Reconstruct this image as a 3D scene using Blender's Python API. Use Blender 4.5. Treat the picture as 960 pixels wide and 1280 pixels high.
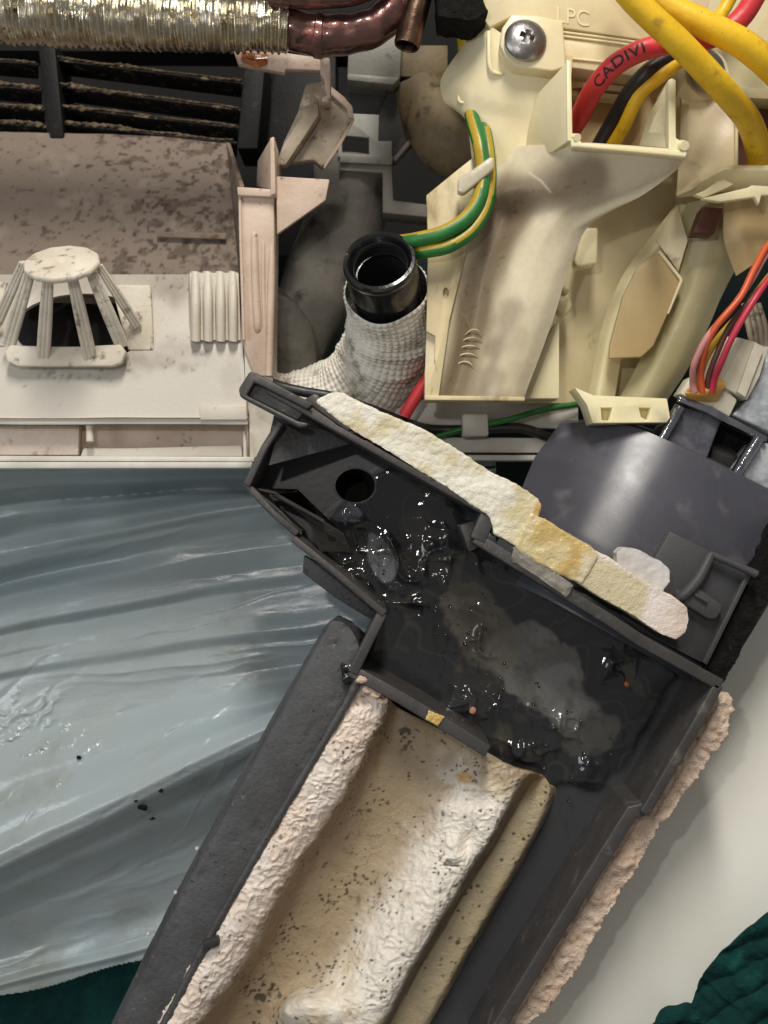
import bpy, bmesh, math, random
import numpy as np
from mathutils import Vector

for o in list(bpy.data.objects):
    bpy.data.objects.remove(o)
S = bpy.context.scene
COL = S.collection
rnd = random.Random(7)
U = 0.00025          # one drawing unit is a quarter of a millimetre
D = 1400.0           # distance of the camera in front of the drain pan's rim, in units


def P(px, py, h=0.0):
    """a point of the drawing, lying h units in front of (or, negative, behind) the rim plane"""
    k = (D - h) / D
    return np.array([(px - 480.0) * k, (640.0 - py) * k, h])


def W(p):
    return Vector((p[0] * U, -p[2] * U, p[1] * U))


# ------------------------------------------------------------------ camera, world, lamps, exposure
cd = bpy.data.cameras.new('camera')
cam = bpy.data.objects.new('camera', cd)
COL.objects.link(cam)
cam.location = W((0, 0, D))
cam.rotation_euler = (math.radians(90), 0, 0)
cd.sensor_fit = 'VERTICAL'
cd.sensor_height = 36
cd.lens = 36 / 2 / (640 / D)
cd.clip_start = 0.005
cd.clip_end = 20
cd.dof.use_dof = True
cd.dof.focus_distance = (D + 40) * U
cd.dof.aperture_fstop = 15
S.camera = cam

wd = bpy.data.worlds.new('World')
S.world = wd
wd.use_nodes = True
bg = wd.node_tree.nodes['Background']
bg.inputs[0].default_value = (1.0, 0.96, 0.92, 1)
bg.inputs[1].default_value = 0.19


def lamp(name, pos, target, size, power, col, size_y=None):
    l = bpy.data.lights.new(name, 'AREA')
    l.energy = power
    l.color = col
    l.size = size * U
    if size_y:
        l.shape = 'RECTANGLE'
        l.size_y = size_y * U
    o = bpy.data.objects.new(name, l)
    COL.objects.link(o)
    o.location = W(pos)
    o.rotation_euler = (W(target) - W(pos)).to_track_quat('-Z', 'Y').to_euler()
    return o


lamp('ceiling_lamp', (100, 2600, 1900), (0, 0, 0), 420, 5.4, (1.0, 0.945, 0.865), 1300)
lamp('camera_fill', (-260, 330, 1560), (0, -80, 0), 50, 0.22, (1.0, 0.95, 0.90))  # dim warm fill beside the camera
lamp('left_fill', (-2600, 300, 2300), (-200, -300, 0), 1200, 1.5, (0.84, 0.92, 1.0))  # cool fill added from the left; no window known there

S.view_settings.view_transform = 'Standard'
S.view_settings.look = 'None'
S.view_settings.gamma = 1
S.view_settings.exposure = 0.12
S.render.engine = 'CYCLES'
S.cycles.max_bounces = 6
S.cycles.caustics_reflective = False
S.cycles.caustics_refractive = False


# ------------------------------------------------------------------ noise for shaping meshes
def _hash(i, j, k, s):
    n = (i * 374761393 + j * 668265263 + k * 2147483647 + s * 974634777) & 0x7fffffff
    n = ((n ^ (n >> 13)) * 1274126177) & 0x7fffffff
    n = ((n ^ (n >> 16)) * 69069 + 1234567) & 0x7fffffff
    return (n ^ (n >> 15)) / 0x7fffffff


def vnoise(p, period, seed=0):
    q = np.asarray(p, float) / period
    i = np.floor(q).astype(np.int64)
    f = q - i
    f = f * f * (3 - 2 * f)
    r = 0
    for a in (0, 1):
        for b in (0, 1):
            for c in (0, 1):
                w = (f[:, 0] if a else 1 - f[:, 0]) * (f[:, 1] if b else 1 - f[:, 1]) * (f[:, 2] if c else 1 - f[:, 2])
                r = r + w * _hash(i[:, 0] + a, i[:, 1] + b, i[:, 2] + c, seed)
    return r * 2 - 1


def fbm(p, period, seed=0, octs=3):
    r, a = 0, 1
    for o in range(octs):
        r = r + a * vnoise(p, period / 2 ** o, seed + o * 17)
        a *= 0.5
    return r


def cells(p, period, seed=0):
    """distance to the nearest of scattered points, in periods (0 at a bead's centre)"""
    q = np.asarray(p, float) / period
    i = np.floor(q).astype(np.int64)
    best = np.full(len(q), 9.0)
    for a in (-1, 0, 1):
        for b in (-1, 0, 1):
            for c in (-1, 0, 1):
                ii = i + np.array([a, b, c])
                jx = ii[:, 0] + _hash(ii[:, 0], ii[:, 1], ii[:, 2], seed)
                jy = ii[:, 1] + _hash(ii[:, 0], ii[:, 1], ii[:, 2], seed + 5)
                jz = ii[:, 2] + _hash(ii[:, 0], ii[:, 1], ii[:, 2], seed + 9)
                d = np.sqrt((q[:, 0] - jx) ** 2 + (q[:, 1] - jy) ** 2 + (q[:, 2] - jz) ** 2)
                best = np.minimum(best, d)
    return best


# ------------------------------------------------------------------ materials
def lin(c):
    if isinstance(c, str):
        c = [int(c[i:i + 2], 16) / 255 for i in (0, 2, 4)]
        return tuple((x / 12.92 if x <= 0.04045 else ((x + 0.055) / 1.055) ** 2.4) for x in c) + (1,)
    return tuple(c) + (1,)


def M(name, col, rough=0.5, metal=0.0, var=None, vs=70, dirt=(), bump=None, bump2=None, coat=0.0, trans=0.0,
      rvar=0.0, spec=0.5, sss=0.0, alpha=None, coatr=0.05, attr=False):
    m = bpy.data.materials.new(name)
    m.use_nodes = True
    nt = m.node_tree
    N, L = nt.nodes, nt.links
    b = N['Principled BSDF']
    tc = N.new('ShaderNodeTexCoord')

    def noise(period, detail=4, stretch=(1, 1, 1), rot=0.0, off=0.0, ro=0.6):
        mp = N.new('ShaderNodeMapping')
        mp.inputs['Scale'].default_value = (stretch[0], stretch[2], stretch[1])
        mp.inputs['Rotation'].default_value = (0, math.radians(rot), 0)
        mp.inputs['Location'].default_value = (off, off * 1.7, off * .6)
        L.new(tc.outputs['Object'], mp.inputs[0])
        t = N.new('ShaderNodeTexNoise')
        t.inputs['Scale'].default_value = 1 / (period * U)
        t.inputs['Detail'].default_value = detail
        t.inputs['Roughness'].default_value = ro
        L.new(mp.outputs[0], t.inputs['Vector'])
        return t.outputs[0]

    def ramp(src, lo, hi, a=0.0, c=1.0):
        r = N.new('ShaderNodeMapRange')
        r.interpolation_type = 'SMOOTHSTEP'
        for i, v in enumerate((lo, hi, a, c)):
            r.inputs[i + 1].default_value = v
        L.new(src, r.inputs[0])
        return r.outputs[0]

    def mix(f, a, c):
        x = N.new('ShaderNodeMix')
        x.data_type = 'RGBA'
        L.new(f, x.inputs[0])
        for s, v in ((6, a), (7, c)):
            if isinstance(v, tuple):
                x.inputs[s].default_value = v
            else:
                L.new(v, x.inputs[s])
        return x.outputs[2]

    cur = lin(col)
    k = 0
    if attr:
        at_ = N.new('ShaderNodeAttribute')
        at_.attribute_name = 'tint'
        cur = at_.outputs['Color']
        wet = at_.outputs['Alpha']
    if var:
        cur = mix(ramp(noise(vs, 5), 0.3, 0.7), cur, lin(var))
    for d in dirt:
        c, per, lo, hi = d[:4]
        st = d[4] if len(d) > 4 else (1, 1, 1)
        rot = d[5] if len(d) > 5 else 0
        k += 1
        cur = mix(ramp(noise(per, 4, st, rot, off=k * 0.37), lo, hi), cur, lin(c))
    if isinstance(cur, tuple):
        b.inputs['Base Color'].default_value = cur
    else:
        L.new(cur, b.inputs['Base Color'])
    b.inputs['Metallic'].default_value = metal
    if rvar:
        L.new(ramp(noise(40, 5), 0.3, 0.7, max(0.02, rough - rvar), min(1, rough + rvar)), b.inputs['Roughness'])
    else:
        b.inputs['Roughness'].default_value = rough
    if attr == 'wet':
        L.new(ramp(wet, 0, 1, .42, rough), b.inputs['Roughness'])
    b.inputs['Specular IOR Level'].default_value = spec
    b.inputs['Coat Weight'].default_value = coat
    b.inputs['Coat Roughness'].default_value = coatr
    b.inputs['Transmission Weight'].default_value = trans
    if sss:
        b.inputs['Subsurface Weight'].default_value = sss
        b.inputs['Subsurface Radius'].default_value = (8 * U, 5 * U, 3 * U)
        b.inputs['Subsurface Scale'].default_value = 1.0
    if alpha is not None:
        b.inputs['Alpha'].default_value = alpha
    prev = None
    for bp in (bump, bump2):
        if not bp:
            continue
        bn = N.new('ShaderNodeBump')
        bn.inputs['Strength'].default_value = 1.0
        bn.inputs['Distance'].default_value = bp[1] * U
        st = bp[2] if len(bp) > 2 else (1, 1, 1)
        rot = bp[3] if len(bp) > 3 else 0
        L.new(noise(bp[0], 4, st, rot, off=1.3), bn.inputs['Height'])
        if prev:
            L.new(prev, bn.inputs['Normal'])
        prev = bn.outputs[0]
    if prev:
        L.new(prev, b.inputs['Normal'])
    return m


# ------------------------------------------------------------------ objects and tagging
def tag(o, label=None, cat=None, group=None, kind=None):
    for k, v in (('label', label), ('category', cat), ('group', group), ('kind', kind)):
        if v:
            o[k] = v
    return o


def thing(name, base, label, cat, group=None):
    o = bpy.data.objects.new(name, None)
    o.empty_display_size = 0.005
    COL.objects.link(o)
    o.location = W(base)
    return tag(o, label, cat, group)


def root_of(o):
    while o.parent:
        o = o.parent
    return o


class G:
    """collects geometry in drawing units, then links it as one mesh object"""

    def __init__(s):
        s.v, s.f, s.mi = [], [], []

    def add(s, vs, fs, mi=0):
        n = len(s.v)
        s.v += [tuple(map(float, x)) for x in vs]
        s.f += [tuple(n + i for i in f) for f in fs]
        s.mi += [mi] * len(fs)
        return s

    def prism(s, poly, h1=None, depth=20, hb=None, mi=0, inset=0.0):
        """polygon of (px,py) at height h1 (or (px,py,h) each); goes straight back by depth or down to hb"""
        pts = []
        for p in poly:
            pts.append(P(p[0], p[1], p[2] if len(p) > 2 else h1))
        return s.prism3(pts, depth, hb, mi, inset)

    def prism3(s, pts, depth=20, hb=None, mi=0, inset=0.0):
        a = sum(pts[i][0] * pts[(i + 1) % len(pts)][1] - pts[(i + 1) % len(pts)][0] * pts[i][1] for i in range(len(pts)))
        if a < 0:
            pts = pts[::-1]
        n = len(pts)
        c = sum(pts) / n
        bot = []
        for p in pts:
            q = np.array(p, float)
            q[2] = hb if hb is not None else q[2] - depth
            if inset:
                dd = c[:2] - q[:2]
                q[:2] += dd / max(1e-6, np.linalg.norm(dd)) * inset
            bot.append(q)
        fs = [tuple(range(n)), tuple(range(2 * n - 1, n - 1, -1))]
        fs += [(i, n + i, n + (i + 1) % n, (i + 1) % n) for i in range(n)]
        return s.add(pts + bot, fs, mi)

    def plate(s, poly, t=6, mi=0):
        """flat plate through the (px,py,h) points, thickened away from the camera along its own normal"""
        pts = [P(*p) for p in poly]
        n = np.zeros(3)
        for i in range(len(pts)):
            a, b = pts[i], pts[(i + 1) % len(pts)]
            n += np.cross(a, b)
        n /= np.linalg.norm(n) + 1e-9
        c = sum(pts) / len(pts)
        if np.dot(n, np.array([0, 0, D]) - c) < 0:
            pts = pts[::-1]
            n = -n
        m = len(pts)
        bot = [p - n * t for p in pts]
        fs = [tuple(range(m)), tuple(range(2 * m - 1, m - 1, -1))]
        fs += [(i, m + i, m + (i + 1) % m, (i + 1) % m) for i in range(m)]
        return s.add(pts + bot, fs, mi)

    def tube(s, pts, r, seg=16, n=None, caps=True, fn=None, stripe=None, smooth=True, raw=False):
        q = np.array(pts if raw else [P(*p) for p in pts])
        rr = np.array(r if hasattr(r, '__len__') else [r] * len(q), float)
        if smooth and len(q) > 2:
            n = n or len(q) * 8
            q, rr = spline(q, n), spline(rr[:, None], n)[:, 0]
        elif n:
            t = np.linspace(0, len(q) - 1, n)
            q = np.array([np.interp(t, range(len(q)), q[:, k]) for k in range(3)]).T
            rr = np.interp(t, range(len(rr)), rr)
        T = np.gradient(q, axis=0)
        T /= np.linalg.norm(T, axis=1)[:, None]
        up = np.array([0, 0, 1.0])
        if abs(T[0] @ up) > 0.9:
            up = np.array([0, 1.0, 0])
        u = up - T[0] * (up @ T[0])
        u /= np.linalg.norm(u)
        al = np.concatenate([[0], np.cumsum(np.linalg.norm(np.diff(q, axis=0), axis=1))])
        vs, base = [], len(s.v)
        for i in range(len(q)):
            u = u - T[i] * (u @ T[i])
            u /= np.linalg.norm(u)
            w = np.cross(T[i], u)
            for j in range(seg):
                a = 2 * math.pi * j / seg
                ra = rr[i] + (fn(al[i], a, rr[i]) if fn else 0)
                vs.append(q[i] + (u * math.cos(a) + w * math.sin(a)) * ra)
        fs, mis = [], []
        for i in range(len(q) - 1):
            for j in range(seg):
                k = (j + 1) % seg
                fs.append((i * seg + j, i * seg + k, (i + 1) * seg + k, (i + 1) * seg + j))
                mis.append(stripe(j, i) if stripe else 0)
        if caps:
            fs.append(tuple(range(seg - 1, -1, -1)))
            fs.append(tuple((len(q) - 1) * seg + j for j in range(seg)))
            mis += [0, 0]
        nb = len(s.v)
        s.add(vs, fs)
        s.mi[-len(fs):] = mis
        return s

    def lathe(s, c, axis, prof, seg=32, mi=0, closed=False, flat=1.0, updir=(0, 1, 0)):
        """prof = [(radius, distance along the axis)] about the point c (drawing coordinates)"""
        c = np.array(c, float)
        a = np.array(axis, float)
        a /= np.linalg.norm(a)
        up = np.array(updir, float)
        u = up - a * (up @ a)
        u /= np.linalg.norm(u)
        w = np.cross(a, u)
        vs = []
        for (r, d) in prof:
            for j in range(seg):
                t = 2 * math.pi * j / seg
                vs.append(c + a * d + (u * math.cos(t) * flat + w * math.sin(t)) * r)
        fs = []
        m = len(prof)
        for i in range(m if closed else m - 1):
            for j in range(seg):
                k = (j + 1) % seg
                i2 = (i + 1) % m
                fs.append((i * seg + j, i * seg + k, i2 * seg + k, i2 * seg + j))
        if not closed:
            fs.append(tuple(range(seg - 1, -1, -1)))
            fs.append(tuple((m - 1) * seg + j for j in range(seg)))
        return s.add(vs, fs, mi)

    def grid(s, rows, nu=40, nv=40, thick=0, disp=None, lin_u=False, lin_v=False, back=None, mi=0):
        """smooth sheet through rows of (px,py,h) control points; thick>0 gives it a body behind"""
        A = np.array([[P(*p) for p in r] for r in rows])
        A = np.array([(linr if lin_u else spline)(r, nu) for r in A])
        A = np.array([(linr if lin_v else spline)(A[:, j], nv) for j in range(nu)]).transpose(1, 0, 2)
        du, dv = np.gradient(A, axis=1), np.gradient(A, axis=0)
        nn = np.cross(du, dv)
        nn /= np.linalg.norm(nn, axis=2)[..., None] + 1e-9
        if nn[..., 2].mean() < 0:
            nn = -nn
        flip = np.cross(du, dv)[..., 2].mean() < 0
        if disp is not None:
            uu, vv = np.meshgrid(np.linspace(0, 1, nu), np.linspace(0, 1, nv))
            A = A + nn * disp(A.reshape(-1, 3), uu.ravel(), vv.ravel()).reshape(nv, nu)[..., None]
        vs = list(A.reshape(-1, 3))
        fs = []
        for i in range(nv - 1):
            for j in range(nu - 1):
                f = (i * nu + j, i * nu + j + 1, (i + 1) * nu + j + 1, (i + 1) * nu + j)
                fs.append(f[::-1] if flip else f)
        if thick:
            B = A - (nn * thick if back is None else np.array([0, 0, thick]))
            o = nu * nv
            vs += list(B.reshape(-1, 3))
            fs += [tuple(o + x for x in f[::-1]) for f in fs]
            ring = [j for j in range(nu)] + [i * nu + nu - 1 for i in range(1, nv)] + \
                   [(nv - 1) * nu + j for j in range(nu - 2, -1, -1)] + [i * nu for i in range(nv - 2, 0, -1)]
            for a, b in zip(ring, ring[1:] + ring[:1]):
                fs.append((a, o + a, o + b, b) if not flip else (b, o + b, o + a, a))
        return s.add(vs, fs, mi)

    def mesh(s, origin=(0, 0, 0)):
        me = bpy.data.meshes.new('mesh')
        ow = W(origin)
        me.from_pydata([W(v) - ow for v in s.v], [], s.f)
        me.polygons.foreach_set('material_index', s.mi)
        me.validate()
        return me

    def out(s, name, mat, parent=None, bevel=0.0, bseg=2, smooth=38, label=None, cat=None, group=None, kind=None,
            vox=0, disp=None, cut=None, fixn=False, colfn=None):
        """link as ONE object; bevel in units; vox = voxel size for a rounded remesh; cut = another G taken away"""
        if parent is not None:
            origin = np.array(root_of(parent)['_o'])
        else:
            a = np.array(s.v)
            origin = np.array([(a[:, 0].min() + a[:, 0].max()) / 2, (a[:, 1].min() + a[:, 1].max()) / 2, a[:, 2].min()])
        me = s.mesh(origin)
        me.name = name
        o = bpy.data.objects.new(name, me)
        COL.objects.link(o)
        for m in (mat if isinstance(mat, (list, tuple)) else [mat]):
            me.materials.append(m)
        if fixn or cut or vox or bevel:
            bm = bmesh.new()
            bm.from_mesh(me)
            bmesh.ops.recalc_face_normals(bm, faces=bm.faces)
            bm.to_mesh(me)
            bm.free()
        tmp = None
        if cut:
            tm = cut.mesh(origin)
            bm = bmesh.new()
            bm.from_mesh(tm)
            bmesh.ops.recalc_face_normals(bm, faces=bm.faces)
            bm.to_mesh(tm)
            bm.free()
            tmp = bpy.data.objects.new('cutter', tm)
            COL.objects.link(tmp)
            md = o.modifiers.new('b', 'BOOLEAN')
            md.object = tmp
            md.operation = 'DIFFERENCE'
            md.solver = 'EXACT'
            md.use_self = True
        if vox:
            md = o.modifiers.new('r', 'REMESH')
            md.mode = 'VOXEL'
            md.voxel_size = vox * U
        if bevel:
            md = o.modifiers.new('v', 'BEVEL')
            md.width = bevel * U
            md.segments = bseg
            md.limit_method = 'ANGLE'
            md.angle_limit = math.radians(32)
            md.use_clamp_overlap = True
        if len(o.modifiers):
            bpy.context.view_layer.update()
            dg = bpy.context.evaluated_depsgraph_get()
            me2 = bpy.data.meshes.new_from_object(o.evaluated_get(dg))
            o.modifiers.clear()
            me2.name = name
            o.data = me2
            bpy.data.meshes.remove(me)
            me = me2
            if not len(me.materials):
                for m in (mat if isinstance(mat, (list, tuple)) else [mat]):
                    me.materials.append(m)
        if tmp:
            bpy.data.objects.remove(tmp)
        if disp:
            n = len(me.vertices)
            co = np.empty(n * 3)
            me.vertices.foreach_get('co', co)
            nr = np.empty(n * 3)
            me.vertices.foreach_get('normal', nr)
            co, nr = co.reshape(-1, 3), nr.reshape(-1, 3)
            un = np.stack([co[:, 0] / U + origin[0], co[:, 2] / U + origin[1], -co[:, 1] / U + origin[2]], 1)
            co = co + nr * (disp(un) * U)[:, None]
            me.vertices.foreach_set('co', co.ravel())
            me.update()
        if colfn:
            n = len(me.vertices)
            co = np.empty(n * 3)
            me.vertices.foreach_get('co', co)
            co = co.reshape(-1, 3)
            un = np.stack([co[:, 0] / U + origin[0], co[:, 2] / U + origin[1], -co[:, 1] / U + origin[2]], 1)
            rgb = colfn(un)
            ca = me.color_attributes.new('tint', 'FLOAT_COLOR', 'POINT')
            ca.data.foreach_set('color', (rgb if rgb.shape[1] == 4 else np.hstack([rgb, np.ones((n, 1))])).ravel())
        if smooth:
            me.shade_smooth()
            me.set_sharp_from_angle(angle=math.radians(smooth))
        if parent is not None:
            o.parent = parent
        else:
            o.location = W(origin)
            o['_o'] = tuple(origin)
        tag(o, label, cat, group, kind)
        return o


def T(name, px, py, h, label, cat, group=None):
    b = P(px, py, h)
    o = thing(name, b, label, cat, group)
    o['_o'] = tuple(b)
    return o


def linr(a, n):
    a = np.asarray(a, float)
    t = np.linspace(0, len(a) - 1, n)
    return np.array([np.interp(t, range(len(a)), a[:, k]) for k in range(a.shape[1])]).T


def spline(a, n):
    a = np.asarray(a, float)
    m = len(a)
    if m < 3:
        return linr(a, n)
    e = np.vstack([2 * a[0] - a[1], a, 2 * a[-1] - a[-2]])
    t = np.linspace(0, m - 1, n)
    i = np.minimum(t.astype(int), m - 2)
    f = (t - i)[:, None]
    p0, p1, p2, p3 = e[i], e[i + 1], e[i + 2], e[i + 3]
    # centripetal-like softened tangents keep the overshoot small
    m1, m2 = (p2 - p0) * 0.42, (p3 - p1) * 0.42
    return (2 * f**3 - 3 * f**2 + 1) * p1 + (f**3 - 2 * f**2 + f) * m1 + (-2 * f**3 + 3 * f**2) * p2 + (f**3 - f**2) * m2


def strip_poly(pts, w):
    """outline of a band of width w along px points (centre line), mitred"""
    pts = [np.array(p[:2], float) for p in pts]
    L_, R_ = [], []
    for i, p in enumerate(pts):
        a = pts[i] - pts[i - 1] if i else pts[1] - pts[0]
        b = pts[i + 1] - pts[i] if i < len(pts) - 1 else a
        a, b = a / np.linalg.norm(a), b / np.linalg.norm(b)
        t = a + b
        t /= np.linalg.norm(t)
        n = np.array([-t[1], t[0]])
        k = min(2.5, 1 / max(0.3, t @ a))
        ww = w / 2 * k
        L_.append(p + n * ww)
        R_.append(p - n * ww)
    return [tuple(x) for x in L_ + R_[::-1]]


def pxy(p):
    """back from drawing coordinates to (px, py)"""
    k = D / (D - p[:, 2])
    return p[:, 0] * k + 480, 640 - p[:, 1] * k


def sst(x, a, b):
    t = np.clip((x - a) / (b - a + 1e-9), 0, 1)
    return t * t * (3 - 2 * t)


def blend(c, m, col):
    return c * (1 - m[:, None]) + np.array(col) * m[:, None]


def seg_dist(X, Y, pts):
    best = np.full(len(X), 1e9)
    for (a, b) in zip(pts[:-1], pts[1:]):
        d = np.array([b[0] - a[0], b[1] - a[1]], float)
        t = np.clip(((X - a[0]) * d[0] + (Y - a[1]) * d[1]) / (d @ d), 0, 1)
        best = np.minimum(best, np.hypot(X - a[0] - t * d[0], Y - a[1] - t * d[1]))
    return best


def specks(p, per, seed, thr, dens=.0):
    """round specks: 1 inside; fewer where the slow noise is low"""
    w = p + np.stack([vnoise(p, per * .38, seed + 31), vnoise(p, per * .38, seed + 32), 0 * p[:, 0]], 1) * per * .16
    c = cells(w, per, seed)
    thr = thr * (1 + .55 * vnoise(p, per * 1.4, seed + 7))
    return sst(-c + thr, -.05, .05) * (vnoise(p, per * 5, seed + 3) > dens)

# ------------------------------------------------------------------ materials in use
m_dust = M('dusty_plastic', 'd2cbbd', .5, var='c5bcab', vs=120, dirt=[('8d8272', 26, .62, .74), ('5d5348', 9, .70, .78)], bump=(6, 0.5), spec=.35)
m_dustk = M('soiled_plastic', 'ded6c6', .55, var='cdc3b0', vs=60, dirt=[('8a7b68', 16, .54, .72), ('3c332b', 8, .66, .76)], bump=(5, 0.8), spec=.3)
m_mould = M('mouldy_plastic', '87776a', .7, var='6f6155', vs=90, dirt=[('57483c', 34, .48, .68, (.9, 1.2, 1)), ('33281f', 17, .60, .72, (.9, 1.2, 1)), ('2c221b', 9, .66, .74)], bump=(8, 1.2), spec=.2)
m_pink = M('rosy_beige_plastic', 'cdb8a6', .45, var='b7a08c', vs=80, dirt=[('7b6a5b', 14, .62, .74)], bump=(5, .5), spec=.35)
m_bracket = M('grimy_beige_plastic', 'b5a794', .5, var='93846f', vs=50, dirt=[('5f5344', 16, .55, .72)], bump=(5, .8), spec=.35)
m_black = M('black_plastic', '141312', .6, var='0c0b0b', vs=60, dirt=[('2e2820', 24, .6, .75)], bump=(5, .6), spec=.25)
m_slat = M('dusty_black_slat', '2a2622', .75, var='1c1917', vs=40, dirt=[('7c6c5a', 18, .56, .70)], bump=(6, 1.5), spec=.2)
m_fluff = M('grey_dust', '70614f', .95, var='4f4438', vs=14, dirt=[('a08f7a', 12, .62, .72)], bump=(4, 2), spec=.1)
m_grey = M('grey_plastic', '85837b', .5, var='7d7b72', vs=60, dirt=[('4c4840', 30, .6, .75)], bump=(6, .4))
m_dgrey = M('dark_grey_rubber', '3a3834', .65, var='2b2926', vs=70, dirt=[('524e46', 40, .55, .75)], bump=(5, .6))
m_sleeve = M('grey_foam_sleeve', '77736b', .7, var='5f5b54', vs=80, dirt=[('3b3833', 50, .52, .72)], bump=(6, .8), spec=.3)
m_cream = M('cream_plastic', 'e4d8b4', .36, var='d8c99e', vs=140, dirt=[('8f7a55', 60, .66, .80), ('4a3a26', 6, .76, .80)], bump=(9, .35), spec=.45, sss=.15)
m_creamd = M('sooty_cream_plastic', 'd9caa2', .4, var='cab88d', vs=110, dirt=[('7d6a4c', 70, .48, .74, (1.5, .6, 1), -15), ('54452f', 28, .60, .76, (1.8, .6, 1), -15), ('3d3020', 5, .74, .79)],
             bump=(9, .4), spec=.45)
m_creamp = M('pale_cream_plastic', 'efe5bd', .35, var='e5d9ac', vs=60, bump=(9, .3), sss=.2)
m_olive = M('greenish_cream_plastic', 'c6bd96', .35, var='b3aa82', vs=120, dirt=[('d0c7a0', 50, .6, .8)], bump=(10, .4), sss=.15)
m_shade = M('grimy_tan_plastic', '7a6a4e', .6, var='5f523c', vs=50, dirt=[('3a3024', 30, .55, .72)], bump=(6, .6), spec=.3)
m_leaf = M('tan_plastic', 'c6ae7c', .42, var='bba171', vs=90, bump=(9, .3))
m_brown = M('opening_brown', '4c2616', .5)  # dark of the openings put into a brown colour
m_screw = M('zinc_screw', 'a8a5a3', .33, 1.0, var='8d8987', vs=20, dirt=[('5d5852', 9, .6, .75)], bump=(5, .5), rvar=.08)
m_foil = M('foil', 'd9d5c8', .26, 1.0, var='bdb49c', vs=28, dirt=[('857559', 16, .60, .74), ('2b2722', 30, .66, .74), ('dbb05c', 26, .66, .78)], bump=(9, 1.1), rvar=.1)
m_copper = M('wet_copper', '77504a', .34, .6, var='503833', vs=36, dirt=[('8f5a50', 34, .55, .7), ('2c1d19', 24, .55, .72), ('8a7468', 16, .66, .78)], bump=(12, .8), coat=.7, rvar=.1)
m_copper2 = M('tarnished_copper', '8c7160', .3, 1.0, var='5c463b', vs=24, dirt=[('b0917c', 18, .58, .72)], bump=(9, .6))
m_orange = M('amber_sealant', 'b8652a', .2, coat=.6, bump=(8, 1))
m_ring = M('wet_black_rubber', '121315', .22, var='1b1c1e', vs=20, coat=.5, bump=(7, .5))
m_wrap = M('white_woven_wrap', 'f0ece3', .8, var='ded8ca', vs=40, dirt=[('8a7d69', 40, .52, .72), ('4b4034', 8, .70, .77)], bump=(3.5, 1.4), spec=.25)
m_yel = M('yellow_cable', 'f0c42a', .42, var='e0b31e', vs=40, dirt=[('7d5c1c', 10, .66, .76), ('b38a2a', 30, .55, .75)], bump=(7, .5))
m_yeld = M('mustard_cable', 'a9842a', .5, var='8d6b22', vs=30, dirt=[('5b441c', 14, .6, .75)], bump=(7, .5))
m_red = M('red_cable', 'd23b40', .42, var='c8343b', vs=30, dirt=[('8e2a2a', 9, .68, .78)], bump=(6, .4))
m_blk = M('black_cable', '1e1e1f', .4, var='2b2a29', vs=30, dirt=[('56524b', 10, .66, .75)], bump=(6, .4))
m_grn = M('green_cable', '2b7836', .45, var='22682f', vs=30, dirt=[('15501f', 12, .6, .8)], bump=(6, .5))
m_stripe = M('yellow_stripe', 'b39a34', .38, var='a98a22', vs=20, bump=(6, .5))
m_ink = M('black_ink', '30191b', .6)
m_clip = M('translucent_clip', 'cdc6b2', .3, var='b8ad95', vs=30, dirt=[('6f6450', 10, .66, .76)], bump=(6, .4))
m_white = M('white_plastic', 'dad7cd', .4, var='bfbab0', vs=100, dirt=[('7c766b', 9, .72, .78)], bump=(8, .3))
m_pan = M('dark_grey_pan_plastic', '474442', .42, var='3b3836', vs=70, dirt=[('5f5a56', 30, .58, .75), ('6a655f', 10, .66, .72, (.5, 3, 1), 30), ('1d1c1b', 14, .66, .74), ('77726b', 5, .74, .78)], bump=(5, .5), bump2=(26, .8), rvar=.1)
m_panfloor = M('pan_floor_plastic', '3c3c3f', .42, var='343436', vs=90, dirt=[('2a2b2d', 45, .5, .7), ('8a8478', 4, .77, .80)], bump=(40, .5), rvar=.1)
m_trough = M('scuffed_grey_plastic', '4a4a4b', .5, var='3d3c3c', vs=60, dirt=[('1b1a1a', 9, .63, .70, (1, 1.6, 1)), ('6d6a66', 12, .66, .75)], bump=(6, .9), bump2=(24, .7))
m_cover = M('slate_grey_cover', '4d4d55', .32, var='46464d', vs=110, dirt=[('66646a', 50, .55, .8), ('a09c98', 3.5, .765, .79)], bump=(4, .05), rvar=.04)
m_cover2 = M('grey_cover_recess', '48484a', .45, var='404041', vs=70, dirt=[('1a1a1a', 8, .74, .78)], bump=(4, .25))
m_seal = M('black_foam_seal', '131312', .95, var='1f1e1b', vs=9, dirt=[('5e5240', 7, .68, .74)], bump=(4, 4), spec=.15)
m_foamw = M('dirty_white_foam', 'd9c6b2', .62, var='c4a98f', vs=42, dirt=[('8d6f52', 24, .60, .74), ('3d2c20', 7, .69, .74)], bump=(9, 2.0), bump2=(3, .6), spec=.4, sss=.1)
m_foamt = M('stained_tan_foam', 'b79a76', .6, var='a88660', vs=60, dirt=[('7c5f40', 34, .52, .74), ('d2bc9a', 26, .62, .78), ('31241a', 6.5, .665, .70), ('1d1712', 14, .70, .735)], bump=(8, 1.6), bump2=(3, .7), spec=.4)
m_foamb = M('soaked_brown_foam', '8a7350', .35, var='6f5a3c', vs=40, dirt=[('3a2f22', 20, .56, .70), ('b39a70', 30, .6, .75)], bump=(8, 1.6), coat=.3)
m_fst = M('yellowed_foam', 'd8cfb6', .55, var='cdbf97', vs=50, dirt=[('c2a763', 40, .50, .70), ('8a6f3c', 20, .66, .76), ('54432c', 5, .72, .77)], bump=(6, 1.6), bump2=(14, 2.0), spec=.5, sss=.1, rvar=.15)
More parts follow.
